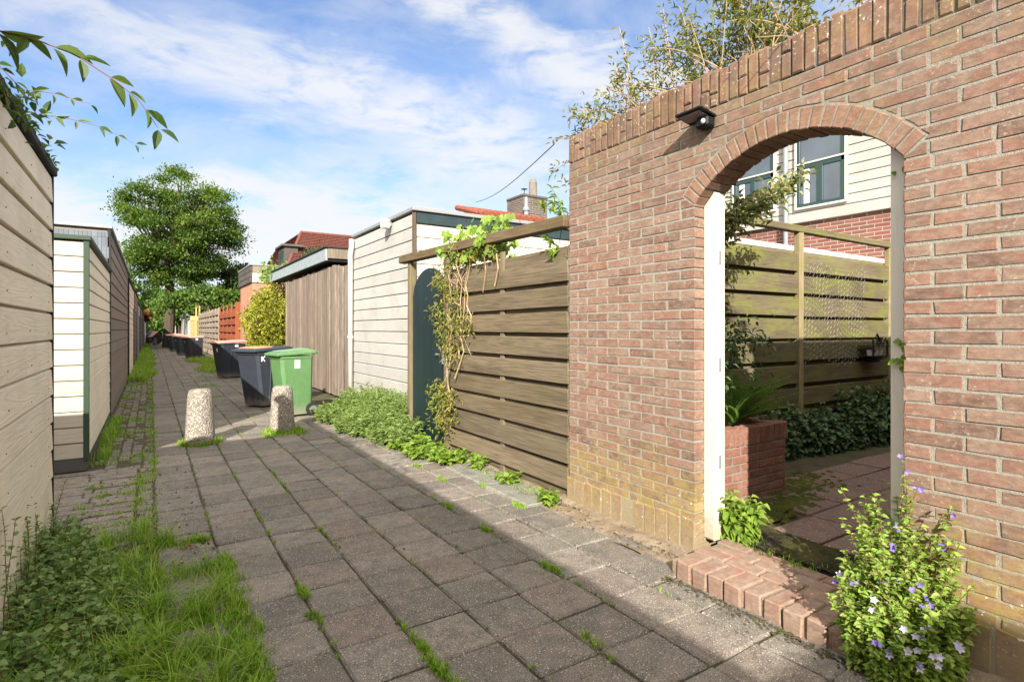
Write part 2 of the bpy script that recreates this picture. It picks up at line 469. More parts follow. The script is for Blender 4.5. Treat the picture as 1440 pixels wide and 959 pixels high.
MT['bin'] = mat_bin('anthracite_bin_plastic', (.024, .030, .041))
MT['bingreen'] = mat_bin('green_bin_plastic', (.082, .172, .066))
MT['binorange'] = mat_plain('faded_orange_bin_plastic', (.62, .24, .11), .55, .4, var=.15, scale=8)
MT['binpink'] = mat_plain('faded_pink_bin_plastic', (.52, .24, .19), .55, .4, var=.15, scale=8)
MT['bintop'] = mat_plain('pale_green_bin_lid', (.135, .245, .125), .6, .4, var=.2, scale=9)
MT['rubber'] = mat_plain('rubber', (.022, .022, .022), .8, .2)
MT['rim'] = mat_plain('grey_wheel_rim', (.16, .16, .15), .6, .4)
MT['rim_pale'] = mat_plain('pale_wheel_rim', (.42, .36, .31), .7, .3)
MT['sticker'] = mat_plain('white_sticker', (.82, .82, .82), .5, .4, var=.03)
MT['aggregate'] = mat_aggregate('exposed_aggregate')
MT['siding'] = mat_wood('house_cladding', [(.35, .34, .312), (.375, .364, .335), (.36, .35, .322)], 'y', .6, .55, paint=True, bump=.1)
MT['wframe'] = mat_plain('dark_green_window_frame', (.018, .045, .045), .4, .5)
MT['glass'] = mat_glass('window_glass')
MT['curtain'] = mat_plain('curtain', (.55, .53, .52), .9, .1, var=.3, scale=3)
MT['housebrick'] = mat_texbrick('red_house_brick', (.205, .088, .066), (.15, .062, .048), (.33, .30, .265))
MT['orangebrick'] = mat_texbrick('orange_shed_brick', (.40, .185, .11), (.34, .15, .09), (.36, .31, .25))
MT['chimbrick'] = mat_texbrick('sooty_chimney_brick', (.115, .088, .074), (.075, .062, .055), (.24, .22, .19))
MT['rooftile'] = mat_plain('red_roof_tile', (.125, .045, .035), .8, .2, var=.5, scale=7, bump=.3)
MT['orangetile'] = mat_plain('orange_ridge_tile', (.21, .065, .038), .8, .2, var=.55, scale=10, bump=.3)
MT['rust'] = mat_plain('rusty_orange_panel', (.50, .23, .10), .8, .2, var=.6, scale=2.5)
MT['pale_rust'] = mat_plain('yellow_timber', (.47, .30, .12), .8, .2, var=.25, scale=4)
MT['bluetarp'] = mat_plain('blue_grey_tarp', (.06, .075, .12), .6, .3, var=.4, scale=5)
MT['wire'] = mat_plain('wire', (.30, .30, .28), .5, .5, .6)
MT['iron'] = mat_plain('dark_iron', (.014, .014, .015), .6, .4)
MT['clay'] = mat_plain('sooty_clay', (.17, .15, .13), .9, .1, var=.4, scale=8)
MT['pot'] = mat_plain('pale_pot', (.5, .48, .45), .5, .4)
MT['bark'] = mat_wood('bark', [(.075, .058, .043), (.11, .085, .062)], 'z', 1.4, .95)
MT['twig'] = mat_plain('dry_twig', (.38, .27, .17), .9, .15, var=.3)
MT['stem'] = mat_plain('green_stem', (.12, .16, .05), .7, .2, var=.3)
MT['redstem'] = mat_plain('reddish_stem', (.15, .075, .05), .7, .2, var=.3)
MT['mat'] = mat_soil('rubber_mesh_mat', (.045, .04, .024), (.012, .011, .008), (.075, .072, .018), .55)
G = mat_leaf
MT['lf_tree'] = G('tree_leaf', [(.036, .075, .012), (.078, .14, .02), (.145, .215, .032)], .4)
MT['lf_far'] = G('far_tree_leaf', [(.05, .10, .018), (.09, .155, .026), (.13, .20, .035)], .4)
MT['lf_conifer'] = G('dark_evergreen_leaf', [(.022, .045, .014), (.04, .07, .018), (.07, .08, .022)], .2)
MT['lf_weed'] = G('weed_leaf', [(.12, .185, .045), (.18, .26, .065), (.26, .33, .12)], .35)
MT['lf_bright'] = G('bright_weed_leaf', [(.12, .21, .025), (.18, .28, .035), (.25, .34, .06)], .4)
MT['lf_bush'] = G('bellflower_leaf', [(.13, .215, .028), (.20, .31, .05), (.28, .39, .08), (.36, .36, .13)], .35)
MT['lf_dark'] = G('dark_ivy_leaf', [(.032, .07, .026), (.06, .115, .042), (.11, .175, .07)], .2, .5, .4)
MT['lf_ground'] = G('ground_cover_leaf', [(.09, .155, .04), (.155, .245, .075), (.26, .34, .13)], .3, .6, .25)
MT['lf_yellow'] = G('yellow_green_leaf', [(.13, .155, .018), (.25, .26, .025), (.36, .34, .045)], .35)
MT['lf_vine'] = G('vine_leaf', [(.17, .13, .035), (.14, .18, .03), (.24, .27, .05), (.30, .2, .06)], .35)
MT['lf_grape'] = G('grape_leaf', [(.14, .23, .03), (.20, .31, .045), (.27, .37, .08)], .45)
MT['lf_bamboo'] = G('dry_bamboo_leaf', [(.065, .09, .018), (.125, .145, .03), (.22, .20, .07), (.16, .19, .04)], .35)
MT['lf_branch'] = G('glossy_branch_leaf', [(.035, .07, .018), (.06, .11, .022), (.11, .16, .035)], .35)
MT['lf_variegated'] = G('variegated_leaf', [(.07, .10, .03), (.20, .22, .09), (.40, .38, .22)], .3)
MT['lf_fern'] = G('fern_leaf', [(.085, .17, .03), (.15, .26, .05)], .4)
MT['lf_dry'] = G('dry_leaf', [(.10, .07, .04), (.20, .145, .08), (.32, .25, .15)], .15)
MT['lf_red'] = G('red_leaf', [(.16, .05, .03), (.22, .09, .04)], .3)
MT['grass'] = G('grass_blade', [(.09, .20, .012), (.165, .315, .02), (.25, .38, .035), (.38, .35, .13)], .35)
MT['petal'] = G('violet_petal', [(.19, .13, .50), (.30, .22, .62)], .3)
MT['petal_pale'] = G('pale_violet_petal', [(.50, .45, .72), (.66, .62, .80)], .3)


# ------------------------------------------------------------------ mesh building
def _box_template():
    V = []
    idx = {}
    for sx in (-1, 1):
        for sy in (-1, 1):
            for sz in (-1, 1):
                for a in range(3):
                    idx[(sx, sy, sz, a)] = len(V)
                    V.append((sx, sy, sz, a))
    F4, F3 = [], []
    for a in range(3):
        b, c = (a + 1) % 3, (a + 2) % 3
        for s in (-1, 1):
            q = []
            for (u, v) in ((-1, -1), (1, -1), (1, 1), (-1, 1)):
                k = [0, 0, 0]; k[a] = s; k[b] = u; k[c] = v
                q.append(idx[(*k, a)])
            F4.append(q if s > 0 else q[::-1])
        for u in (-1, 1):
            for v in (-1, 1):                       # edge along a, at b=u c=v
                k0 = [0, 0, 0]; k0[a] = -1; k0[b] = u; k0[c] = v
                k1 = list(k0); k1[a] = 1
                q = [idx[(*k0, b)], idx[(*k1, b)], idx[(*k1, c)], idx[(*k0, c)]]
                F4.append(q if u * v > 0 else q[::-1])
    for sx in (-1, 1):
        for sy in (-1, 1):
            for sz in (-1, 1):
                t = [idx[(sx, sy, sz, a)] for a in range(3)]
                F3.append(t if sx * sy * sz > 0 else t[::-1])
    return np.array(V, float), np.array(F4), np.array(F3)


BT_V, BT_4, BT_3 = _box_template()


class MB:
    def __init__(s):
        s.v = []; s.r = []; s.f = []; s.n = 0
    def add(s, v, faces, mat=0, rnd=None):
        v = np.asarray(v, float).reshape(-1, 3)
        if rnd is None:
            rnd = RNG.random()
        r = np.broadcast_to(np.asarray(rnd, float), (len(v),))
        s.v.append(v); s.r.append(r)
        for fa in (faces if isinstance(faces, list) else [faces]):
            fa = np.asarray(fa, int)
            if fa.ndim == 1:
                fa = fa[None]
            s.f.append((fa + s.n, mat))
        s.n += len(v)
    def box(s, lo, hi, bev=.004, mat=0, rnd=None, rot=None, jit=0.0, pivot=None):
        lo = np.asarray(lo, float); hi = np.asarray(hi, float)
        c = (lo + hi) / 2; h = np.abs(hi - lo) / 2
        bv = min(bev, .45 * h.min())
        V = BT_V[:, :3] * h
        for a in range(3):
            mk = BT_V[:, 3] != a
            V[mk, a] -= BT_V[mk, a] * bv
        if jit:
            key = ((BT_V[:, 0] > 0) * 4 + (BT_V[:, 1] > 0) * 2 + (BT_V[:, 2] > 0)).astype(int)
            V = V + RNG.normal(0, jit, (8, 3))[key]
        if rot is not None:
            V = V @ np.array(Matrix.Rotation(rot[0], 3, rot[1])).T if not isinstance(rot, np.ndarray) else V @ rot.T
        s.add(V + c, [BT_4, BT_3], mat, rnd)
    def tube(s, pts, rad, n=8, mat=0, rnd=None, cap=True):
        pts = np.asarray(pts, float); k = len(pts)
        rad = np.broadcast_to(np.asarray(rad, float), (k,))
        T = np.gradient(pts, axis=0); T /= np.linalg.norm(T, axis=1)[:, None] + 1e-9
        up = np.array([0, 0, 1.]) if abs(T[0][2]) < .9 else np.array([1., 0, 0])
        A = np.cross(T, up); A /= np.linalg.norm(A, axis=1)[:, None] + 1e-9
        B = np.cross(T, A)
        th = np.linspace(0, 2 * np.pi, n, endpoint=False)
        V = (pts[:, None] + rad[:, None, None] * (A[:, None] * np.cos(th)[None, :, None] + B[:, None] * np.sin(th)[None, :, None])).reshape(-1, 3)
        i = np.arange(k - 1)[:, None] * n; j = np.arange(n)[None]; j2 = (j + 1) % n
        F = np.stack([i + j, i + n + j, i + n + j2, i + j2], -1).reshape(-1, 4)
        fs = [F]
        if cap:
            fs += [np.arange(n), (k - 1) * n + np.arange(n)[::-1]]
        s.add(V, fs, mat, rnd)
    def lathe(s, prof, c, n=24, mat=0, rnd=None, axis='z', cap=True):
        """prof: (radius, height) pairs turned about an axis through c"""
        prof = np.asarray(prof, float); k = len(prof)
        th = np.linspace(0, 2 * np.pi, n, endpoint=False)
        x = prof[:, 0, None] * np.cos(th); y = prof[:, 0, None] * np.sin(th); z = np.repeat(prof[:, 1, None], n, 1)
        V = {'z': (x, y, z), 'x': (z, x, y), 'y': (x, z, -y)}[axis]
        V = np.stack(V, -1).reshape(-1, 3) + np.asarray(c, float)
        i = np.arange(k - 1)[:, None] * n; j = np.arange(n)[None]; j2 = (j + 1) % n
        fs = [np.stack([i + j, i + j2, i + n + j2, i + n + j], -1).reshape(-1, 4)]
        if cap:
            fs += [np.arange(n)[::-1], (k - 1) * n + np.arange(n)]
        s.add(V, fs, mat, rnd)
    def extrude(s, prof, axis, a0, a1, fixed=0.0, out=1, mat=0, rnd=None):
        """profile of (outward, z) pairs pulled along 'x' or 'y'"""
        p = np.asarray(prof, float); n = len(p)
        V = []
        for a in (a0, a1):
            dd = fixed + out * p[:, 0]
            V.append(np.stack([dd, np.full(n, a), p[:, 1]], 1) if axis == 'y' else np.stack([np.full(n, a), dd, p[:, 1]], 1))
        V = np.concatenate(V)
        j = np.arange(n); j2 = (j + 1) % n
        s.add(V, [np.stack([j, j2, n + j2, n + j], 1), j[::-1], n + j], mat, rnd)
    def prism(s, poly, x0, x1, bev=.004, mat=0, rnd=None, jit=0.0):
        """a brick: polygon of (y, z) from face x0 (chamfered) back to x1"""
        p = np.asarray(poly, float); n = len(p)
        if n < 3:
            return
        if jit:
            p = p + RNG.normal(0, jit, p.shape)
        c = p.mean(0)
        dv = c - p
        ins = p + dv / (np.linalg.norm(dv, axis=1)[:, None] + 1e-9) * bev * 1.5
        sg = 1 if x1 > x0 else -1
        V = np.concatenate([np.c_[np.full(n, x0), ins], np.c_[np.full(n, x0 + sg * bev), p], np.c_[np.full(n, x1), p]])
        j = np.arange(n); j2 = (j + 1) % n
        s.add(V, [j, np.stack([j, n + j, n + j2, j2], 1), np.stack([n + j, 2 * n + j, 2 * n + j2, n + j2], 1), (2 * n + j)[::-1]], mat, rnd)
    def siding(s, axis, fixed, out, a0, a1, z0, z1, pitch, mat=0, t=.02, proud=.008, gap=.007, seg=None):
        k = int(round((z1 - z0) / pitch)); ph = (z1 - z0) / k
        for i in range(k):
            zb = z0 + i * ph
            cuts = [a0, a1] if seg is None else sorted([a0, a1] + [a0 + (a1 - a0) * (q + RNG.uniform(.1, .9)) / seg for q in range(seg)])[0:None]
            for u, v in zip(cuts[:-1], cuts[1:]):
                w_ = RNG.normal(0, .0012)
                pr = [(0, zb), (t + proud - .003 + w_, zb), (t + proud + w_, zb + .004), (t + .003, zb + ph - .022), (t - .010, zb + ph - gap), (0, zb + ph - gap)]
                s.extrude(pr, axis, u + .0008, v - .0008, fixed, out, mat)
    def leaves(s, P, D, N, L, W, mat=0, rnd=None, fold=.18, droop=.15, simple=False, fine=False):
        """P base points, D direction, N upward normal, L length, W half width (arrays)"""
        P = np.asarray(P, float); m = len(P)
        if m == 0:
            return
        D = D / (np.linalg.norm(D, axis=1)[:, None] + 1e-9)
        S = np.cross(D, N); S /= np.linalg.norm(S, axis=1)[:, None] + 1e-9
        N = np.cross(S, D)
        L = np.broadcast_to(np.asarray(L, float), (m,))[:, None]; W = np.broadcast_to(np.asarray(W, float), (m,))[:, None]
        rnd = RNG.random(m) if rnd is None else rnd
        if simple:
            T = [(0, 0, 0), (.9, .45, 0), (0, 1, -droop), (-.9, .45, 0)]
            F = [np.array([[0, 1, 2, 3]])]
        elif fine:
            ts = [.12, .3, .5, .7, .87]; ws = [.52, .93, 1.0, .68, .30]
            T = [(0, 0, 0)] + [(0, t_, -droop * t_ * t_) for t_ in ts] + [(0, 1, -droop)] + [(w_, t_ + .02, fold * w_ - droop * t_ * t_) for t_, w_ in zip(ts, ws)] + [(-w_, t_ + .02, fold * w_ - droop * t_ * t_) for t_, w_ in zip(ts, ws)]
            q4 = []
            for i_ in range(1, 5):
                q4 += [[i_, 6 + i_, 7 + i_, i_ + 1], [i_, i_ + 1, 12 + i_, 11 + i_]]
            F = [np.array(q4), np.array([[0, 7, 1], [0, 1, 12], [5, 11, 6], [5, 6, 16]])]
        else:
            T = [(0, 0, 0), (0, .4, 0), (0, .75, -droop * .5), (0, 1, -droop), (1, .33, fold), (.72, .7, fold * .6 - droop * .4), (-1, .33, fold), (-.72, .7, fold * .6 - droop * .4)]
            F = [np.array([[1, 4, 5, 2], [1, 2, 7, 6]]), np.array([[0, 4, 1], [2, 5, 3], [0, 1, 6], [2, 3, 7]])]
        V = np.stack([P + S * W * a + D * L * b + N * L * c for (a, b, c) in T], 1)
        k = len(T)
        off = (np.arange(m) * k)[:, None, None]
        s.add(V.reshape(-1, 3), [(f[None] + off).reshape(-1, f.shape[1]) for f in F], mat, np.repeat(rnd, k))
    def build(s, name, mats, parent=None, base=None, smooth=False):
        me = bpy.data.meshes.new(name)
        if s.n == 0:
            raise ValueError('empty ' + name)
        V = np.concatenate(s.v)
        if base is None and parent is not None:
            base = parent['_b'] if '_b' in parent else (0, 0, 0)
        if base is not None:
            V = V - np.asarray(list(base))
        loops = np.concatenate([f.ravel() for f, _ in s.f])
        tot = np.concatenate([np.full(len(f), f.shape[1]) for f, _ in s.f])
        mi = np.concatenate([np.full(len(f), m) for f, m in s.f])
        me.vertices.add(len(V)); me.vertices.foreach_set('co', V.ravel().astype(np.float32))
        me.loops.add(len(loops)); me.loops.foreach_set('vertex_index', loops.astype(np.int32))
        me.polygons.add(len(tot))
        me.polygons.foreach_set('loop_start', np.concatenate([[0], np.cumsum(tot)[:-1]]).astype(np.int32))
        me.polygons.foreach_set('loop_total', tot.astype(np.int32))
        me.polygons.foreach_set('material_index', mi.astype(np.int32))
        me.polygons.foreach_set('use_smooth', np.full(len(tot), bool(smooth)))
        me.update(calc_edges=True)
        me.validate()
        at = me.attributes.new('rnd', 'FLOAT', 'POINT')
        at.data.foreach_set('value', np.concatenate(s.r).astype(np.float32))
        for m in (mats if isinstance(mats, (list, tuple)) else [mats]):
            me.materials.append(MT[m])
        o = bpy.data.objects.new(name, me)
        COL.objects.link(o)
        if base is not None:
            o['_b'] = tuple(float(x) for x in base)
        if parent is not None:
            o.parent = parent
        elif base is not None:
            o.location = base
        return o


def tag(o, label=None, cat=None, group=None, kind=None):
    for k, v in (('label', label), ('category', cat), ('group', group), ('kind', kind)):
        if v:
            o[k] = v
    return o


def thing(name, loc, label, cat, group=None, rz=0.0, local=False):
    """an Empty at the thing's base; parts are meshed in world coordinates and shifted to it, or in its own when local"""
    o = bpy.data.objects.new(name, None)
    o.empty_display_size = .1
    COL.objects.link(o)
    o.location = loc
    o.rotation_euler = (0, 0, rz)
    o['_b'] = (0.0, 0.0, 0.0) if local else tuple(float(x) for x in loc)
    return tag(o, label, cat, group)


def copy_tree(o, parent=None):
    c = o.copy(); COL.objects.link(c)
    c.parent = parent
    for ch in list(o.children):
        copy_tree(ch, c)
    return c


def unit(v):
    v = np.asarray(v, float)
    return v / (np.linalg.norm(v, axis=-1, keepdims=True) + 1e-9)


def rand_dirs(n):
    return unit(RNG.normal(0, 1, (n, 3)))


# ================================================================== SETTING
g = MB()
g.add([(-250, -60, -.014), (250, -60, -.014), (250, 400, -.014), (-250, 400, -.014)], np.array([0, 1, 2, 3]))
tag(g.build('ground', 'soil'), kind='structure')

# ---- alley paving, tile by tile
PX0, PP = .03, .317
pv = MB()
for c in range(9):
    y = .2 if c < 8 else 2.12 + RNG.uniform(0, PP)
    while y < 100:
        gap = .005 + RNG.uniform(0, .007)
        x0 = PX0 + c * PP
        if c == 8 and (y > 3.3 or RNG.random() < .0):
            break
        if y < 45:
            tz = RNG.normal(0, .0022)
            n = Matrix.Rotation(RNG.normal(0, .008), 3, 'X') @ Matrix.Rotation(RNG.normal(0, .008), 3, 'Y') @ Matrix.Rotation(RNG.normal(0, .010), 3, 'Z')
            pv.box((x0 + gap / 2, y + gap / 2, -.045 + tz), (x0 + (PP if c < 8 else .222) - gap / 2, y + PP - gap / 2, tz), .009, rot=np.array(n), jit=.0026)
        else:
            pv.box((x0 + gap / 2, y + gap / 2, -.04), (x0 + PP - gap / 2, y + PP * 3 - gap / 2, 0), .004)
            y += PP * 2
        y += PP
tag(pv.build('alley_paving', 'paver'), kind='structure')
# ---- the strip between the sheds and the paving: two columns of slabs, then small clinkers
ck = MB()
y = 4.35
row = 0
while y < 6.75:
    h = .15 + RNG.uniform(-.01, .01)
    cuts = sorted([-.78] + [-.72 + .29 * (k + 1) + RNG.uniform(-.08, .08) for k in range(1)] + [-.10])
    for u, v in zip(cuts[:-1], cuts[1:]):
        ck.box((u + .006, y + .006, -.045), (v - .006, y + h - .006, RNG.normal(-.004, .003)), .006, jit=.002)
    ck.box((-.09, y + .01, -.045), (.015, y + h - .01, RNG.normal(-.006, .004)), .008, jit=.003)
    y += h
x = -.5
for c in range(5):
    y = 6.6 + RNG.uniform(0, .2)
    while y < 18.6:
        ln = .205
        if RNG.random() > .02:
            ck.box((x + .006, y + .006, -.05), (x + .103, y + ln - .006, RNG.normal(-.010, .006)), .010, jit=.004)
        y += ln
    x += .106
tag(ck.build('clinker_strip', 'clinker'), kind='structure')
sd = MB()
nx, ny = 14, 90
xs = np.linspace(2.52, 2.83, nx); ys = np.linspace(-1.5, 9.5, ny)
X, Y = np.meshgrid(xs, ys)
Z = .004 + .012 * np.sin(X * 31 + Y * 7) * np.sin(Y * 3.1) + RNG.normal(0, .004, X.shape) + np.clip((X - 2.62) * .10, -.03, .03)
I = (np.arange(ny - 1)[:, None] * nx + np.arange(nx - 1)[None]).ravel()
sd.add(np.stack([X, Y, Z], -1), np.stack([I, I + 1, I + nx + 1, I + nx], 1))
tag(sd.build('earth_strip', 'sand', smooth=True), kind='structure')
# ---- garden floor behind the wall
gs = MB()
gs.box((3.0, -6, -.06), (9.28, 3.38, .078), .002)
tag(gs.build('garden_ground', 'soil'), kind='structure')
gp = MB()
for i in range(13):
    for j in range(18):
        x0 = 3.36 + i * .455; y0 = -2.32 + j * .315
        if y0 + .3 > 3.05 - .02 * i:
            continue
        if x0 < 3.75 and y0 > 2.05:
            continue
        gp.box((x0 + .006, y0 + .006, .05), (x0 + .449, y0 + .309, .100 + RNG.normal(0, .0025)), .006, jit=.0015)
tag(gp.build('garden_paving', 'paver_red'), kind='structure')

# ================================================================== BRICK WALL WITH ARCH
WX0, WX1 = 2.795, 3.005
WY0, WY1 = -1.6, 3.46
AC, AZ, AR = 1.675, 1.685, .728              # arch centre (y, z) and radius
JL, JR = 2.235, 1.114
SPR = AZ + math.sqrt(AR ** 2 - ((JL - JR) / 2) ** 2)
RING = .108
CH = .0626
NC = 43
wall = thing('arched_brick_wall', (2.9, 1.0, 0), 'tall weathered red brick wall pierced by an arched doorway', 'wall')


def clip_half(poly, nrm, dd):
    out = []
    for i in range(len(poly)):
        a, b = poly[i], poly[(i + 1) % len(poly)]
        da, db = a[0] * nrm[0] + a[1] * nrm[1] - dd, b[0] * nrm[0] + b[1] * nrm[1] - dd
        if da >= 0:
            out.append(a)
        if da * db < 0:
            t = da / (da - db)
            out.append((a[0] + (b[0] - a[0]) * t, a[1] + (b[1] - a[1]) * t))
    return out


bk = MB()
for i in range(NC):
    z0, z1 = i * CH + .0056, (i + 1) * CH - .0056
    zm = (z0 + z1) / 2
    off = .111 if i % 2 else 0.0
    wob = RNG.normal(0, .0015)
    spans = []
    if z1 < SPR:
        spans = [(JL, WY1, 1), (WY0, JR, -1)]
    else:
        spans = [(WY0, WY1, -1)]
    for (u, v, sg) in spans:
        # courses start at the jamb so that headers alternate at the opening
        e0, e1 = (u, v) if sg > 0 else (v, u)
        p = e0
        first = True
        while abs(p - e0) < abs(v - u) - .02:
            ln = .222
            if first and off:
                ln = .111
            first = False
            q = p + sg * ln
            if (sg > 0 and q > e1) or (sg < 0 and q < e1):
                q = e1
            y0, y1 = min(p, q) + .006, max(p, q) - .006
            if abs(min(p, q) - u) < 1e-6:
                y0 = u + .001
            if abs(max(p, q) - v) < 1e-6:
                y1 = v - .001
            p = q
            if y1 - y0 < .03:
                continue
            poly = [(y0, z0 + wob), (y1, z0 + wob), (y1, z1 + wob), (y0, z1 + wob)]
            polys = [poly]
            jj = .0012
            ro = AR + RING + .010
            if z1 > SPR - .075 and math.hypot(min(max(AC, y0), y1) - AC, min(max(AZ, z0), z1) - AZ) < ro:
                # cut the brick back to the outside of the arch ring
                jj = 0
                polys = []
                for (u0, u1, sd) in ((max(y0, AC), y1, 1), (y0, min(y1, AC), -1)):
                    if u1 - u0 < .012:
                        continue
                    far = max(abs(u0 - AC), abs(u1 - AC)); nearv = min(abs(u0 - AC), abs(u1 - AC))
                    half = (JL - JR) / 2
                    a_r = math.asin(half / AR) + .012
                    runs, cur = [], []
                    for z_ in np.linspace(z0, z1, 13):
                        lim = half + .001 if z_ < SPR else min(math.sqrt(max(0, ro ** 2 - (z_ - AZ) ** 2)), (z_ - AZ) * math.tan(a_r) + .011)
                        lim = max(lim, nearv)
                        if lim < far - .004:
                            cur.append((lim, z_))
                        elif cur:
                            runs.append(cur); cur = []
                    if cur:
                        runs.append(cur)
                    for rn in runs:
                        if len(rn) < 3:
                            continue
                        pp = [(AC + sd * far, rn[0][1]), (AC + sd * far, rn[-1][1])] + [(AC + sd * a_, z_) for a_, z_ in rn[::-1]]
                        ar_ = .5 * abs(sum(pp[k][0] * pp[(k + 1) % len(pp)][1] - pp[(k + 1) % len(pp)][0] * pp[k][1] for k in range(len(pp))))
                        if ar_ > .0004:
                            polys.append(pp[::sd])
            dpt = float(np.clip(RNG.normal(0, .0013), -.0025, .0025))
            for poly in polys:
                bk.prism(poly, WX0 + dpt, WX1 - .001 - min(.003, abs(RNG.normal(0, .0012))), .0026, 0, jit=jj * 1.5)
# the mortar body, set back from the brick faces, with the opening cut out
mx0, mx1 = WX0 + .0035, WX1 - .005
top = NC * CH
def mslab(y0, y1, z0, z1):
    bk.box((mx0, y0, z0), (mx1, y1, z1), .0005, 1)
mslab(JL + .009, WY1 - .004, -.1, SPR)
mslab(WY0, JR - .009, -.1, SPR)
nA = 28
a0 = math.asin((JL - JR) / 2 / AR)
an = np.linspace(-a0, a0, nA + 1)
yy = AC + (AR + .004) * np.sin(an); zz = AZ + (AR + .004) * np.cos(an)
for xx in (mx0, mx1):
    V = np.concatenate([np.c_[np.full(nA + 1, xx), yy, zz], np.c_[np.full(nA + 1, xx), yy, np.full(nA + 1, top)]])
    j = np.arange(nA)
    bk.add(V, np.stack([j, j + 1, nA + 2 + j, nA + 1 + j], 1), 1)
V = np.concatenate([np.c_[np.full(nA + 1, mx0), yy, zz], np.c_[np.full(nA + 1, mx1), yy, zz]])
bk.add(V, np.stack([j, j + 1, nA + 2 + j, nA + 1 + j], 1), 1)
mslab(yy[-1], WY1 - .004, SPR, top); mslab(WY0, yy[0], SPR, top)
bk.build('brickwork', ['brick', 'mortar'], wall)
# plinth band of worn upright bricks at the wall's foot
pb = MB()
y = JL + .004
while y < WY1 - .03:
    pb.prism([(y + .004, -.06), (y + .098, -.06), (y + .098, .205 + RNG.normal(0, .004)), (y + .004, .205 + RNG.normal(0, .004))], WX0 - .006 + RNG.normal(0, .002), WX0 + .05, .006, 0, jit=.002)
    y += .104
y = JR - .108
while y > WY0:
    pb.prism([(y + .004, -.06), (y + .098, -.06), (y + .098, .205 + RNG.normal(0, .004)), (y + .004, .205 + RNG.normal(0, .004))], WX0 - .006 + RNG.normal(0, .002), WX0 + .05, .006, 0, jit=.002)
    y -= .104
pb.box((WX0 - .002, JL + .002, -.08), (WX0 + .03, WY1 - .004, .20), .001, 1)
pb.box((WX0 - .002, WY0, -.08), (WX0 + .03, JR - .003, .20), .001, 1)
pb.build('plinth_course', ['brick', 'mortar'], wall)
# arch ring
ar = MB()
nv = 23
da = 2 * (a0 + .012) / nv
for k in range(nv):
    t0, t1 = -a0 - .012 + k * da, -a0 - .012 + (k + 1) * da
    gp_ = .0055 / AR
    ri, ro = AR + RNG.normal(0, .0015), AR + RING + RNG.normal(0, .003)
    go = .0055 / ro
    poly = [(AC + ri * math.sin(t0 + gp_), AZ + ri * math.cos(t0 + gp_)), (AC + ri * math.sin(t1 - gp_), AZ + ri * math.cos(t1 - gp_)),
            (AC + ro * math.sin(t1 - go), AZ + ro * math.cos(t1 - go)), (AC + ro * math.sin(t0 + go), AZ + ro * math.cos(t0 + go))]
    ar.prism(poly, WX0 - .002 + RNG.normal(0, .0015), WX1 - .001, .0035, 0, jit=.001)
ar.build('arch_ring', 'arch', wall)
# coping of bricks on edge: some in one piece, some in two
cp = MB()
y = WY1 - .002
while y > WY0:
    wd = .049 + RNG.normal(0, .002)
    zt = top + .006 + .212 + RNG.normal(0, .006)
    d0 = RNG.normal(0, .003)
    if RNG.random() < .5:
        zs = top + .006 + RNG.choice([.075, .105, .135])
        cp.prism([(y - wd, top + .008), (y, top + .008), (y, zs - .004), (y - wd, zs - .004)], WX0 + d0, WX1 + .002, .005, 0, jit=.002)
        cp.prism([(y - wd, zs + .004), (y, zs + .004), (y, zt), (y - wd, zt)], WX0 + d0 + RNG.normal(0, .002), WX1 + .002, .006, 0, jit=.002)
    else:
        cp.prism([(y - wd, top + .008), (y, top + .008), (y, zt), (y - wd, zt)], WX0 + d0, WX1 + .002, .006, 0, jit=.002)
    y -= .0635
cp.box((WX0 + .011, WY0, top), (WX1 - .006, WY1 - .006, top + .206), .002, 1)
cp.build('coping_course', ['coping', 'mortar_dark'], wall)
for (y0, y1, lab) in ((JL - .068, JL - .001, 'sunlit white door post at the left of the arch'), (JR + .001, JR + .085, 'shaded white door post at the right of the arch')):
    q = MB()
    zt = AZ + math.sqrt(AR ** 2 - max(abs(y0 - AC), abs(y1 - AC)) ** 2)
    V = []
    z_a = AZ + math.sqrt(AR ** 2 - (y0 - AC) ** 2) - .003; z_b = AZ + math.sqrt(AR ** 2 - (y1 - AC) ** 2) - .003
    q.prism([(y0, .085), (y1, .085), (y1, z_b), (y0, z_a)], 2.880, 2.988, .007, 0)
    o = q.build('door_post', 'white_paint', wall)
    o['label'] = lab
    if y0 > 2:
        for z_ in (.52, 1.12, 1.78):
            q = MB(); q.box((2.93, y0 - .0035, z_), (2.955, y0 + .004, z_ + .085), .001); q.build('strike_plate', 'trim', o)

# ---- doorstep
st = thing('brick_doorstep', (2.65, 1.65, 0), 'worn low step of bricks on edge below the arch', 'doorstep')
sb = MB()
y = 2.10
k = 0
while y > 1.04:
    wdt = .098
    sag = .012 * math.sin(k * 1.7)
    sb.box((2.455 + sag * .5 + RNG.normal(0, .004), y - wdt, -.03), (2.655, y - .007,   .092 + RNG.normal(0, .003) - (.015 if k > 9 else 0)), .007, 0, jit=.0022)
    y -= .1045
    k += 1
for r_, x0 in enumerate((2.665, 2.772, 2.879)):
    y = 2.15 - .1 * (r_ % 2)
    while y > 1.02:
        sb.box((x0, y - .2, .0), (x0 + .099, y - .007, .094 + RNG.normal(0, .003)), .006, 0, jit=.0022)
        y -= .209
sb.box((2.468, .97, -.04), (3.0, 2.13, .083), .002, 1)
sb.build('step_bricks', ['step', 'sand'], st)

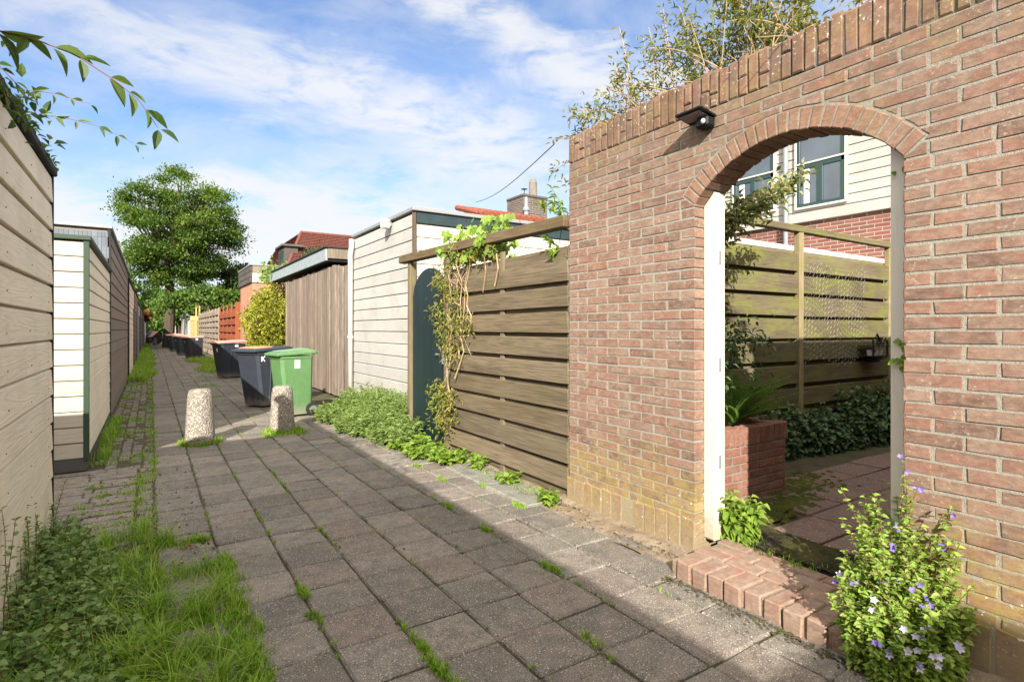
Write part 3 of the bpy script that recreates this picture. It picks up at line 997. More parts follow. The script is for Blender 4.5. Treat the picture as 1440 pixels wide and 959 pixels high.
mt_ = MB()
nx, ny = 26, 36
X, Y = np.meshgrid(np.linspace(2.985, 3.345, nx), np.linspace(1.10, 2.15, ny))
Z = .098 + .010 * np.abs(np.sin(X * 95)) * np.abs(np.sin(Y * 80)) + RNG.normal(0, .003, X.shape)
I = (np.arange(ny - 1)[:, None] * nx + np.arange(nx - 1)[None]).ravel()
mt_.add(np.stack([X, Y, Z], -1), np.stack([I, I + 1, I + nx + 1, I + nx], 1))
mt_.box((2.99, 1.12, .07), (3.34, 2.13, .094), .002)
tag(mt_.build('door_mat', 'mat', base=(3.16, 1.6, .09)), 'dark mossy rubber mesh mat behind the doorstep', 'mat')

# ---- solar lamp
sl = thing('solar_wall_lamp', (2.795, 2.14, 2.66), 'black solar security lamp fixed under the coping of the arched wall', 'wall lamp')
q = MB()
tilt = np.array(Matrix.Rotation(R(-14), 3, 'Y'))
q.box((2.640, 2.075, 2.640), (2.79, 2.262, 2.655), .004, rot=np.array(Matrix.Rotation(R(10), 3, 'Y')))
q.build('solar_panel', 'blackplastic', sl)
q = MB()
q.box((2.655, 2.095, 2.6355), (2.745, 2.245, 2.6385), .001, rot=np.array(Matrix.Rotation(R(10), 3, 'Y')))
q.build('panel_underside', 'panel', sl)
q = MB()
q.box((2.715, 2.085, 2.570), (2.792, 2.175, 2.630), .010)
q.build('lamp_head', 'blackplastic', sl)
q = MB()
q.lathe([(.0, 0), (.012, .004), (.016, .010), (.016, .02)], (2.703, 2.115, 2.60), 14, axis='x', cap=False)
q.build('sensor', 'lens', sl, smooth=True)


# ================================================================== LEFT SHEDS
def shed_side(label, y0, y1, zt, xf, depth, board, pitch, roof='black', trim='dgreen', front=None, plinth='plinth', front_top=None, zfront=None, doors=(), name='timber_shed', group='sheds along the left side'):
    t = thing(name, (xf - depth / 2, (y0 + y1) / 2, 0), label, 'shed', group)
    z0 = .13 if plinth else .02
    q = MB()
    q.siding('y', xf - .03, 1, y0 + .02, y1 - .02, z0, zt - .05, pitch, 0)
    q.box((xf - depth, y0 + .03, .0), (xf - .028, y1 - .03, zt - .06), .002, 0, rnd=.5)
    q.build('side_cladding', [board], t)
    if front:
        q = MB()
        q.siding('x', y0 + .03, -1, xf - depth, xf - .02, z0, (zfront or zt - .05), pitch, 0)
        q.build('front_cladding', front, t)
    if front_top:
        q = MB()
        for r_ in range(4):
            zb = zfront + r_ * .16
            x = xf - depth
            while x < xf - .03:
                wv = RNG.uniform(.035, .07)
                q.box((x, y0 - .004 - .004 * (r_ % 2), zb), (min(x + wv, xf - .015), y0 + .03, min(zb + .172, zt - .10)), .002, 0)
                x += wv + .002
        q.build('slate_fascia', front_top, t)
    q = MB()
    q.box((xf - depth - .03, y0 - .025, zt - .045), (xf + .03, y1 + .01, zt), .006)
    q.build('roof_edge', roof, t)
    if plinth:
        q = MB()
        q.box((xf - depth, y0 + .008, 0), (xf - .006, y1 - .01, z0 - .004), .004)
        q.build('plinth', plinth, t)
    for (yy_, wv, mt) in ((y0, .03, trim), (y1 - .045, .055, trim)):
        q = MB()
        q.box((xf - .035, yy_ - .004, .10 if plinth else 0), (xf + .012, yy_ + wv, zt - .046), .003)
        q.build('corner_trim', mt, t)
    for (yy_, wv) in doors:
        q = MB()
        q.box((xf - .02, yy_, .05), (xf + .02, yy_ + wv, min(2.1, zt - .2)), .004)
        q.build('door', 'teal', t)
    return t


near = thing('boarded_wall', (-.6, .3, 0), 'nearest tall cream wall of wide shiplap boards with a black top edge', 'wall')
q = MB()
q.siding('y', -.575, 1, -4.0, 4.745, .04, 2.40, .1815, 0, t=.022, proud=.010, gap=.008)
q.box((-.66, -3.98, 0), (-.575, 4.735, 2.39), .002, 0, rnd=.4)
for i in range(13):
    for y_ in (4.55, 3.95, 3.35, 2.75, 2.15, 1.55):
        q.lathe([(.0035, -.004), (.0035, .0008), (0, .0011)], (-.547 + .006, y_ + RNG.normal(0, .015), .04 + i * .1815 + .055 + RNG.normal(0, .006)), 7, 1, axis='x', cap=False)
q.build('side_cladding', ['cream', 'nail'], near)
q = MB(); q.box((-.69, -4.02, 2.40), (-.525, 4.80, 2.455), .008); q.build('top_edge', 'black', near)
q = MB(); q.box((-.585, 4.747, .02), (-.541, 4.775, 2.398), .003); q.build('corner_trim', 'black', near)
# taller neighbour and the garden fence that close the plot behind it
nb = thing('timber_shed', (-1.6, -7.0, 0), 'tall cream shed standing before the nearest cream wall', 'shed', 'sheds along the left side')
q = MB()
q.siding('y', -.575, 1, -9.5, -4.1, .04, 3.36, .18, 0)
q.box((-2.6, -9.48, 0), (-.575, -4.12, 3.35), .002, 0)
q.build('side_cladding', 'cream', nb)
q = MB(); q.box((-2.64, -9.55, 3.36), (-.525, -4.05, 3.43), .008); q.build('roof_edge', 'black', nb)
gf = thing('board_fence', (-2.9, 4.83, 0), 'plain board fence closing the gap behind the nearest cream wall', 'fence')
q = MB()
for i in range(10):
    q.box((-4.6, 4.75, .02 + i * .184), (-.60, 4.78, .2 + i * .184), .004)
q.build('boards', 'fence', gf)
q = MB(); q.box((-3.2, 4.782, 0), (-3.11, 4.92, 1.84), .005); q.build('post', 'fence_post', gf)

shed_side('low cream shed with sunlit front and dark green corner trim', 6.80, 10.42, 2.29, -.515, 1.35, 'cream', .153, roof='dgreen', trim='dgreen', front='cream_x')
shed_side('taller grey boarded shed with slate shingle fascia behind the low cream one', 10.46, 18.4, 2.96, -.52, 2.6, 'greyboard', .19, roof='trim', trim='black', front='greyboard', front_top='slate', zfront=2.30, plinth=None, doors=())
shed_side('cream shed just past the grey boarded shed with slate fascia', 18.44, 24.5, 2.78, -.50, 2.2, 'cream', .17, trim='black', front='cream_x', plinth=None, doors=((23.2, .9),))
shed_side('dark brown shed beyond the second cream shed', 24.6, 31, 2.86, -.50, 2.4, 'greyboard', .19, trim='black', front='greyboard', plinth=None, doors=((27, .9),))
shed_side('pale shed with a dark door far down the left side', 31.1, 40, 2.7, -.52, 2.4, 'white_y', .2, trim='black', front='white_x', plinth=None, doors=((35, .9), (38, .9)))
shed_side('grey shed second from the far end on the left', 40.1, 54, 2.75, -.50, 2.4, 'greyboard', .2, trim='black', front='greyboard', plinth=None, doors=((44, .9), (50, .9)))
shed_side('last and farthest shed on the left of the alley', 54.1, 84, 2.7, -.50, 2.4, 'white_y', .22, trim='black', front='white_x', plinth=None, doors=((60, 1), (70, 1)))

# ================================================================== RIGHT SIDE FENCE, GATE, SHEDS
FX = 2.80
fen = thing('board_fence', (FX + .03, 4.55, 0), 'brown fence of overlapping horizontal boards between the arched wall and the green gate', 'fence')
q = MB()
for i in range(9):
    z0 = .105 + i * .2085
    y0, y1 = 3.475, 5.60
    e = RNG.normal(0, .006)
    q.box((FX - .006, y0, z0 + e), (FX + .014, y1 + RNG.uniform(-.01, .02), z0 + .168 + e), .003, rot=np.array(Matrix.Rotation(R(-3.0), 3, 'Y') @ Matrix.Rotation(RNG.normal(0, .0025), 3, 'X')), jit=.002)
q.build('front_boards', 'fence', fen)
q = MB()
for i in range(10):
    z0 = .01 + i * .2085
    q.box((FX + .038, 3.475, z0), (FX + .056, 5.60, z0 + .165), .003, rot=np.array(Matrix.Rotation(RNG.normal(0, .003), 3, 'X')), jit=.002)
q.build('back_boards', 'fence', fen)
for y_, h_ in ((3.468, 2.06), (4.50, 2.12)):
    q = MB()
    q.box((FX + .016, y_ - (.004 if y_ < 4 else .035), 0), (FX + .037, y_ + .035, h_), .003)
    q.build('post', 'fence_post', fen)
gf_ = thing('gate_frame', (FX + .03, 6.1, 0), 'weathered timber frame with a long top beam over the green gate and fence', 'gate frame')
for y_ in (5.66, 6.72):
    q = MB(); q.box((FX - .012, y_ - .045, 0), (FX + .07, y_ + .045, 2.235), .006, jit=.002); q.build('post', 'fence_post', gf_)
q = MB()
q.box((FX - .05, 3.47, 2.218), (FX + .045, 6.98, 2.318), .008, rot=np.array(Matrix.Rotation(R(.85), 3, 'X')), jit=.003)
q.build('top_beam', 'beam', gf_)

gt = thing('garden_gate', (2.83, 6.2, 0), 'dark teal arched gate of upright boards beside the brown fence', 'gate')
q = MB()
gy0, gy1 = 5.715, 6.668
gc, gr_ = (gy0 + gy1) / 2, (gy1 - gy0) / 2
nb_ = 9
for i in range(nb_):
    u, v = gy0 + i * (gy1 - gy0) / nb_, gy0 + (i + 1) * (gy1 - gy0) / nb_
    f_ = lambda yv: 1.76 + .36 * math.sqrt(max(0, 1 - ((yv - gc) / gr_) ** 2))
    q.prism([(u + .002, .05), (v - .002, .05), (v - .002, f_(v - .002)), ((u + v) / 2, f_((u + v) / 2)), (u + .002, f_(u + .002))], 2.822, 2.85, .004, 0)
q.build('boards', 'gate', gt)
for z_ in (.3, 1.5):
    q = MB(); q.box((2.852, gy0 + .02, z_), (2.88, gy1 - .02, z_ + .1), .004); q.build('rail', 'gate', gt)
q = MB()
q.box((2.812, gy0 + .05, .98), (2.821, gy0 + .09, 1.16), .003)
q.tube([(2.815, gy0 + .07, 1.09), (2.785, gy0 + .07, 1.09), (2.782, gy0 + .19, 1.09)], .008, 8)
q.build('handle', 'trim', gt)

r1 = thing('timber_shed', (4.3, 8.7, 0), 'off white boarded shed with white downpipe behind the green gate', 'shed', 'sheds along the right side')
SX = 3.10
q = MB()
q.siding('y', SX + .03, -1, 7.33, 10.06, .05, 3.02, .19, 0)
q.box((SX + .03, 7.35, 0), (6.8, 10.05, 3.02), .002, 0)
q.build('side_cladding', 'white_y', r1)
q = MB(); q.siding('x', 7.35, -1, SX + .04, 6.8, .05, 2.88, .19, 0); q.build('front_cladding', 'white_x', r1)
q = MB(); q.box((SX + .06, 7.305, 2.885), (6.83, 7.345, 3.045), .004); q.build('fascia', 'teal', r1)
q = MB(); q.box((SX - .02, 7.27, 3.05), (6.86, 10.12, 3.105), .006); q.build('roof_edge', 'trim', r1)
q = MB(); q.box((SX - .004, 7.305, .03), (SX + .055, 7.345, 3.03), .006, jit=.004); q.build('corner_trim', 'bark', r1)
q = MB()
q.tube([(SX - .06, 9.98, 3.0), (SX - .06, 9.98, 2.86), (SX - .07, 10.02, 2.72), (SX - .055, 10.06, 2.6), (SX - .055, 10.06, 0)], .045, 12)
q.lathe([(.052, 0), (.052, .06)], (SX - .055, 10.06, 1.2), 12)
q.build('downpipe', 'pvc', r1, smooth=True)
q = MB(); q.box((SX - .012, 10.10, .0), (SX + .03, 10.13, 3.0), .003); q.build('edge_batten', 'white_paint', r1)
q = MB(); q.lathe([(.04, 0), (.04, .12), (.055, .12), (.05, .14)], (3.5, 9.9, 3.1), 10); q.build('vent_pipe', 'greypipe', r1)

wl = thing('wall_lamp', (SX, 8.15, 2.95), 'small white drum lamp high on the off white shed', 'wall lamp')
q = MB(); q.lathe([(.02, -.03), (.07, -.03), (.075, -.01), (.075, .06), (.08, .062), (.08, .10), (.0, .105)], (SX - .10, 8.15, 2.95), 18, cap=False); q.build('lamp_shade', 'pvc', wl, smooth=False)
q = MB(); q.box((SX - .05, 8.12, 2.96), (SX - .012, 8.18, 3.02), .005); q.build('bracket', 'pvc', wl)

# upright-board screen, then the shed with the peeling fascia
scn = thing('board_screen', (3.2, 11.0, 0), 'grey brown upright boards with open gaps beside the white downpipe', 'fence')
y = 10.2
q = MB()
for k, (u, v) in enumerate(((10.18, 10.44), (10.56, 10.94), (11.05, 11.27))):
    q.box((3.19, u, .03), (3.212, v, 2.62), .003, jit=.003)
for k, (u, v) in enumerate(((10.33, 10.50), (10.86, 11.02))):
    q.box((3.255, u, .03), (3.275, v, 2.58), .003, jit=.003)
q.build('boards', 'vboard', scn)
for z_ in (1.25, 2.2):
    q = MB(); q.box((3.216, 10.18, z_), (3.252, 11.3, z_ + .09), .004); q.build('rail', 'vboard', scn)
r2 = thing('timber_shed', (4.2, 14, 0), 'silvery upright board shed with peeling blue grey roof fascia', 'shed', 'sheds along the right side')
q = MB()
y = 11.29
while y < 16.35:
    wv = RNG.uniform(.11, .17)
    out = RNG.choice([0, .022]) if RNG.random() < .6 else 0
    q.box((3.17 - out, y, .03), (3.20 - out, min(y + wv, 16.4), 2.68 + RNG.uniform(-.02, .03)), .004, jit=.002)
    y += wv + RNG.uniform(.002, .012)
q.box((3.205, 11.3, 0), (5.2, 16.4, 2.66), .003, rnd=.1)
q.build('boards', 'vboard', r2)
q = MB()
q.box((3.03, 11.72, 2.80), (3.075, 18.2, 3.06), .006, 0)
q.build('fascia', 'peel', r2)
q = MB(); q.box((3.077, 11.70, 2.85), (5.4, 11.74, 3.055), .005); q.build('end_fascia', 'vboard', r2)
q = MB(); q.box((3.0, 11.68, 3.062), (5.45, 18.25, 3.10), .006); q.box((3.08, 11.75, 2.80), (5.3, 18.1, 2.84), .004); q.build('roof', 'black', r2)

r3 = thing('brick_outbuilding', (3.9, 21.9, 0), 'orange brick outbuilding with dark boarded roof fascia', 'outbuilding')
q = MB(); q.box((2.86, 20.4, 0), (5.6, 23.3, 2.95), .01); q.build('wall', 'orangebrick', r3)
q = MB()
for i in range(3):
    q.box((2.80, 20.36, 2.95 + i * .19), (2.86, 23.35, 3.13 + i * .19), .006, 0)
q.build('side_fascia', 'darkwood', r3)
q = MB(); q.box((2.865, 20.33, 3.28), (5.65, 20.39, 3.52), .005, 0); q.build('front_fascia', 'greyfence', r3)
q = MB(); q.box((2.865, 20.35, 2.95), (5.65, 20.398, 3.275), .004); q.build('white_band', 'white_paint', r3)
q = MB(); q.box((2.78, 20.3, 3.525), (5.7, 23.4, 3.57), .005); q.build('roof', 'trim', r3)
q = MB(); q.box((3.15, 20.34, .0), (3.65, 20.39, 2.3), .01, jit=.003); q.build('side_panel', 'greyfence', r3)


def slat_fence(label, x, y0, y1, zt, mat, pitch=.2, posts=3, endcap=False):
    t = thing('slatted_fence', (x, (y0 + y1) / 2, 0), label, 'fence')
    pp = pitch * 1.45
    n = int(zt / pp)
    q = MB()
    L = (y1 - y0) / posts
    for i in range(n):
        for s_ in range(posts):
            a_, b_ = y0 + s_ * L + .04, y0 + (s_ + 1) * L - .04
            z_ = .04 + i * pp
            q.box((x - .045, a_, z_), (x - .025, b_, z_ + pp * .62), .004, 0, rot=np.array(Matrix.Rotation(RNG.normal(0, .003), 3, 'X')))
            q.box((x + .03, a_, z_ + pp * .5), (x + .05, b_, z_ + pp * 1.1), .004, 0, rot=np.array(Matrix.Rotation(RNG.normal(0, .003), 3, 'X')))
    q.build('slats', mat, t)
    for s_ in range(posts + 1):
        q = MB(); q.box((x - .024, y0 + s_ * L - .035, 0), (x + .029, y0 + s_ * L + .035, zt + .06), .005); q.build('post', mat, t)
    if endcap:
        q = MB(); q.box((x - .05, y0 - .04, 0), (x + .55, y0 - .01, zt + .05), .005); q.build('end_panel', mat, t)
    return t


slat_fence('red brown slatted fence beyond the orange brick outbuilding', 2.75, 23.5, 29.6, 2.36, 'redfence', .21, 4, True)
slat_fence('silver grey slatted fence past the red brown one', 2.72, 29.8, 43, 2.36, 'greyfence', .20, 8)
rp = thing('rusty_panel', (2.75, 44.6, 0), 'rust streaked orange panel with yellow posts at the end of the grey slatted fence', 'fence panel')
q = MB(); q.box((2.30, 44.55, .2), (3.3, 44.62, 1.95), .01); q.build('sheet', 'rust', rp)
for x_ in (2.62, 2.82):
    q = MB(); q.box((x_, 44.48, .1), (x_ + .09, 44.54, 3.0), .01); q.build('post', 'pale_rust', rp)
q = MB(); q.box((2.30, 44.5, 1.96), (3.3, 44.6, 2.3), .01); q.build('lintel', 'pale_rust', rp)


def far_shed(label, x, y0, y1, zt, mat, roof='trim'):
    t = thing('timber_shed', (x + 1, (y0 + y1) / 2, 0), label, 'shed', 'sheds along the right side')
    q = MB()
    q.siding('y', x + .03, -1, y0 + .05, y1 - .05, .05, zt - .25, .22, 0)
    q.box((x + .03, y0 + .04, 0), (x + 2.4, y1 - .04, zt - .2), .003)
    q.build('wall', mat, t)
    q = MB(); q.box((x - .12, y0 - .1, zt - .24), (x + 2.5, y1 + .05, zt), .01); q.build('roof', roof, t)
    q = MB(); q.box((x - .01, y0 + .9, .05), (x + .02, y0 + 1.8, 2.0), .01); q.build('door', 'greyboard', t)
    q = MB(); q.box((x + .35, y0 - .0, 1.2), (x + 1.1, y0 + .03, 1.9), .01); q.build('window', 'glass', t)


far_shed('grey white shed with flat roof behind the rusty panel', 2.25, 46.2, 56, 2.55, 'white_y')
far_shed('grey shed far along the right side', 2.25, 56.2, 70, 2.4, 'greyboard')
far_shed('last pale shed at the far right end of the alley', 2.2, 70.2, 92, 2.4, 'white_y')

# ================================================================== BOLLARDS
def bollard(x, y, h, rb, rt, label):
    t = MB()
    t.lathe([(rb, -.05), (rb * .985, .06), (rt + .012, h * .86), (rt, h * .95), (rt - .014, h * .985), (rt - .045, h), (0, h + .003)], (0, 0, 0), 36, cap=False)
    o = t.build('concrete_bollard', 'aggregate', base=(0, 0, 0), smooth=True)
    o.location = (x, y, 0)
    return tag(o, label, 'bollard', 'concrete bollards across the alley')


bollard(.50, 7.66, .66, .165, .125, 'stubby pebble concrete bollard standing in the middle of the alley')
bollard(1.485, 7.95, .62, .160, .120, 'stubby pebble concrete bollard in front of the green bin')
bollard(.32, 58, .62, .17, .13, 'tiny distant bollard beside the far left sheds')
bollard(1.45, 60, .62, .17, .13, 'tiny distant bollard by the far green bin')


# ================================================================== WHEELIE BINS
def make_bin(name, label, body, lid, w, dp, h, rim='rim', lidtop=None, half=False, mark=None, stickers=(), ribs=True):
    """front faces -y, wheels and handle at +y"""
    t = thing(name, (0, 0, 0), label, 'wheelie bin', 'wheelie bins along the right side', local=True)
    q = MB()
    n = 8
    lev = [(.03, .83, .78), (.10, .85, .80), (.55, .92, .90), (.86, .965, .965), (.868, 1.0, 1.0), (.90, 1.0, 1.0)]
    ring = []
    for (z, fx, fy) in lev:
        hx, hy = w / 2 * fx, dp / 2
        yb = hy * .97
        yf = -hy * (2 * fy - 1) if z < .865 else -hy * 1.0
        c = .045
        ring.append([(-hx + c, yf, z * h), (hx - c, yf, z * h), (hx, yf + c, z * h), (hx, yb - c, z * h), (hx - c, yb, z * h), (-hx + c, yb, z * h), (-hx, yb - c, z * h), (-hx, yf + c, z * h)])
    V = np.array(ring).reshape(-1, 3)
    i = np.arange(len(lev) - 1)[:, None] * n; j = np.arange(n)[None]; j2 = (j + 1) % n
    q.add(V, [np.stack([i + j, i + j2, i + n + j2, i + n + j], -1).reshape(-1, 4), np.arange(n)[::-1], (len(lev) - 1) * n + np.arange(n)])
    if ribs:
        for s_ in (-1, 1):
            for yy_ in (-.06, .14):
                sl_ = (w / 2 * .965 - w / 2 * .78) / (.76 * h)
                p0 = np.array([s_ * (w / 2 * .865), yy_, .14 * h]); p1 = np.array([s_ * (w / 2 * .962), yy_ + .01, .84 * h])
                q.tube([p0, p1], .012, 6)
    bo = q.build('body', body, t)
    q = MB()
    hx, hy = w / 2 + .018, dp / 2
    zl = .905 * h
    q.add([(-hx, -hy - .05, zl), (hx, -hy - .05, zl), (hx, hy + .03, zl + .028), (-hx, hy + .03, zl + .028),
           (-hx, -hy - .05, zl + .035), (hx, -hy - .05, zl + .035), (hx, hy + .03, zl + .075), (-hx, hy + .03, zl + .075),
           (-hx + .05, -hy + .02, zl + .062), (hx - .05, -hy + .02, zl + .062), (hx - .05, hy - .04, zl + .098), (-hx + .05, hy - .04, zl + .098)],
          [np.array([[3, 2, 1, 0], [0, 1, 5, 4], [1, 2, 6, 5], [2, 3, 7, 6], [3, 0, 4, 7], [4, 5, 9, 8], [5, 6, 10, 9], [6, 7, 11, 10], [7, 4, 8, 11], [8, 9, 10, 11]])])
    lo = q.build('lid', lid, t)
    bv = lo.modifiers.new('bevel', 'BEVEL'); bv.width = .010; bv.segments = 2
    if lidtop:
        q = MB()
        z = lambda yv: zl + .062 + (yv + hy - .02) / (2 * hy - .06) * .036 + .004
        a_, b_ = -hy + .04, (.02 if half else hy - .06)
        q.add([(-hx + .07, a_, z(a_)), (hx - .07, a_, z(a_)), (hx - .07, b_, z(b_)), (-hx + .07, b_, z(b_)), (-hx + .1, a_ + .03, z(a_) + .012), (hx - .1, a_ + .03, z(a_) + .012), (hx - .1, b_ - .03, z(b_) + .012), (-hx + .1, b_ - .03, z(b_) + .012)],
              [np.array([[0, 1, 5, 4], [1, 2, 6, 5], [2, 3, 7, 6], [3, 0, 4, 7], [4, 5, 6, 7]])])
        q.build('lid_panel', lidtop, lo)
    q = MB()
    q.tube([(-w / 2 * .8, hy - .02, .93 * h), (-w / 2 * .8, hy + .075, .945 * h), (w / 2 * .8, hy + .075, .945 * h), (w / 2 * .8, hy - .02, .93 * h)], .015, 8)
    q.build('handle', body, t)
    q = MB(); q.tube([(-w / 2 - .005, hy - .035, .105), (w / 2 + .005, hy - .035, .105)], .011, 8); q.build('axle', 'rim', t)
    for s_ in (-1, 1):
        xw = s_ * (w / 2 - .005)
        q = MB(); q.lathe([(.062, -.024), (.098, -.024), (.105, -.015), (.105, .015), (.098, .024), (.062, .024)], (xw, hy - .035, .105), 22, axis='x', cap=False)
        wh = q.build('wheel', 'rubber', t, smooth=False)
        q = MB(); q.lathe([(.0, -.020), (.022, -.026), (.026, -.014), (.066, -.016), (.066, .016), (.026, .014), (.022, .026), (0, .020)], (xw, hy - .035, .105), 18, axis='x', cap=False)
        q.build('rim', rim, wh)
    for (face, u, v, sw, sh, mm) in stickers:
        q = MB()
        if face == 'x':            # on the +x side: u along y, v up
            xx = w / 2 * (.92 + (.965 - .92) * (v / h - .55) / .31) + .004
            k = w / 2 * (.045) / (.31 * h)
            q.add([(xx - k * sh / 2, u - sw / 2, v - sh / 2), (xx - k * sh / 2, u + sw / 2, v - sh / 2), (xx + k * sh / 2, u + sw / 2, v + sh / 2), (xx + k * sh / 2, u - sw / 2, v + sh / 2)], np.array([0, 1, 2, 3]))
        else:                      # on the front
            f0 = -dp / 2 * (2 * .90 - 1); f1 = -dp / 2 * (2 * .965 - 1)
            yy0 = f0 + (f1 - f0) * ((v - sh / 2) / h - .55) / .31 - .004; yy1 = f0 + (f1 - f0) * ((v + sh / 2) / h - .55) / .31 - .004
            q.add([(u - sw / 2, yy0, v - sh / 2), (u + sw / 2, yy0, v - sh / 2), (u + sw / 2, yy1, v + sh / 2), (u - sw / 2, yy1, v + sh / 2)], np.array([0, 1, 2, 3]))
        q.build('sticker', mm, t)
    if mark:
        u, v, sz = mark            # a painted letter K on the +x side
        xx = w / 2 * (.92 + .045 * (v / h - .55) / .31) + .003
        q = MB()
        for (a, b) in (((-.35, -.5), (-.35, .5)), ((-.3, 0), (.35, .5)), ((-.12, .12), (.35, -.5))):
            q.tube([(xx, u + a[0] * sz, v + a[1] * sz), (xx + .003, u + b[0] * sz, v + b[1] * sz)], .009, 5)
        q.build('painted_letter', 'sticker', t)
    return t


def place(o, x, y, rz):
    o.location = (x, y, 0.0)
    o.rotation_euler = (0, 0, R(rz))


gb_ = make_bin('wheelie_bin', 'green wheelie bin with a white sticker in front of the upright board shed', 'bingreen', 'bingreen', .48, .56, 1.06, stickers=(('x', .0, .83, .085, .13, 'sticker'),), lidtop='bintop', ribs=False)
place(gb_, 1.89, 9.40, -78)
bb = make_bin('wheelie_bin', 'anthracite wheelie bin with faded orange lid marked K beside the green bin', 'bin', 'bin', .58, .74, 1.08, lidtop='binorange', half=True, mark=(-.22, .86, .085))
place(bb, 1.70, 10.85, -60)
b2 = make_bin('wheelie_bin', 'anthracite wheelie bin with pale wheel and pinkish lid halfway to the red brown fence', 'bin', 'binpink', .58, .74, 1.08, rim='rim_pale', stickers=(('x', .08, .93, .10, .10, 'sticker'), ('y', 0, .80, .05, .10, 'sticker')))
place(b2, 1.86, 17.7, -66)
labs = ['anthracite bin with pink lid on grass by the grey slatted fence, nearest of the row', 'second anthracite bin in the far row by the grey slatted fence', 'third anthracite bin in the far row by the grey slatted fence',
        'fourth anthracite bin in the far row by the grey slatted fence']
for (x, y, rz), lb in zip([(1.62, 29.6, -72), (1.42, 34.2, -74), (1.25, 40.0, -72), (1.30, 46.0, -72)], labs):
    c = copy_tree(b2); c['label'] = lb
    place(c, x, y, rz)
c = copy_tree(gb_); c['label'] = 'small distant green bin at the far end of the alley'
place(c, 1.25, 56, -80)
tb = make_bin('wheelie_bin', 'tipped over dark bin lying at the far end of the alley', 'bin', 'binpink', .58, .74, 1.08, ribs=False)
tb.location = (.72, 62, .1); tb.rotation_euler = (R(38), 0, R(-60))
tp = MB()
th = np.linspace(0, 2 * np.pi, 20, endpoint=False)
for k, (zz_, rr) in enumerate([(0, .55), (.35, .62), (.8, .58), (1.1, .4), (1.25, .12)]):
    pass
pr = [(.55, 0), (.62, .35), (.58, .8), (.40, 1.1), (.12, 1.25), (0, 1.27)]
tp.lathe(pr, (0, 0, 0), 14, cap=False)
V = tp.v[0]; V *= np.array([.75, 1.5, 1.0]); V += RNG.normal(0, .04, V.shape)
o = tp.build('covered_scooter', 'bluetarp', base=(0, 0, 0)); o.location = (.05, 66, 0)
tag(o, 'blue grey tarpaulin over a parked scooter at the alley end', 'covered scooter')

# ================================================================== GARDEN BEHIND THE ARCH
pl = thing('brick_planter', (3.6, 2.9, .08), 'low red brick planter holding the fern behind the arch', 'planter')
q = MB()
PY = 2.50
for i in range(7):
    z0 = .078 + i * .062
    for (a0_, a1_, off) in ((3.01, 4.22, 0),):
        x = a0_ - (.1 if i % 2 else 0)
        while x < a1_ - .02:
            u, v = max(x, a0_), min(x + .208, a1_)
            if v - u > .03:
                q.box((u + .005, PY, z0 + .005), (v - .005, PY + .10, z0 + .057), .004, 0, jit=.0015)
            x += .213
    y = PY + (.10 if i % 2 else .0)
    while y < 3.30:
        q.box((4.125, max(y, PY + .102) + .005, z0 + .005), (4.222, min(y + .2, 3.32), z0 + .057), .004, 0, jit=.0015)
        y += .21
x = 3.01
while x < 4.2:
    q.box((x + .004, PY - .003, .518), (x + .058, PY + .10, .648 + RNG.normal(0, .003)), .005, 0, jit=.002)
    x += .062
y = PY + .105
while y < 3.3:
    q.box((4.122, y + .004, .518), (4.225, y + .058, .645 + RNG.normal(0, .003)), .005, 0, jit=.002)
    y += .062
q.box((3.015, PY + .006, .07), (4.215, PY + .096, .637), .001, 1)
q.box((4.128, PY + .01, .07), (4.216, 3.32, .636), .001, 1)
q.build('brickwork', ['planter', 'mortar2'], pl)
q = MB(); q.box((3.02, PY + .1, .5), (4.12, 3.33, .60), .01); q.build('soil', 'soil', pl)

GY = 3.40
gfn = thing('board_fence', (6.5, GY, .08), 'mossy horizontal board fence with raised top rail in the garden behind the arch', 'fence')
q = MB()
for i in range(8):
    z0 = .30 + i * .245
    for (u, v) in ((3.9, 5.945), (6.03, 8.06)):
        q.box((u, GY - .02, z0 + RNG.normal(0, .004)), (v, GY + .0, z0 + .19), .003, rot=np.array(Matrix.Rotation(R(2.0), 3, 'X') @ Matrix.Rotation(RNG.normal(0, .003), 3, 'Y')), jit=.002)
q.build('front_boards', 'gfence', gfn)
q = MB()
for i in range(9):
    z0 = .18 + i * .245
    q.box((3.9, GY + .035, z0), (8.06, GY + .05, min(z0 + .185, 2.24)), .003, jit=.002)
q.build('back_boards', 'gfence', gfn)
for x_ in (3.86, 5.985, 8.10):
    q = MB(); q.box((x_ - .04, GY - .035, .08), (x_ + .04, GY + .032, 2.44), .005, jit=.002); q.build('post', 'gpost', gfn)
q = MB(); q.box((3.1, GY - .045, 2.442), (8.2, GY + .045, 2.512), .006, jit=.003); q.build('top_rail', 'gfence', gfn)

cw = MB()
x0, x1, z0, z1 = 6.03, 7.47, 1.0, 2.12
cell = .06
ncol = int((x1 - x0) / cell); nrow = int((z1 - z0) / cell) * 2
for k in range(ncol):
    pts = []
    for r_ in range(nrow + 1):
        sgn = 1 if ((r_ // 1) + k) % 2 else -1
        zv = z0 + r_ * cell / 2
        pts.append((x0 + k * cell + sgn * cell * .24, GY - .05 + .012 * math.sin(k * .7 + r_ * .2) - .004, zv + .05 * math.sin(k * .35)))
    cw.tube(pts, .0019, 3, cap=False)
tag(cw.build('chicken_wire', 'wire', base=(6.75, GY - .05, 1.0)), 'loose chicken wire panel fixed over the mossy garden fence', 'wire mesh')

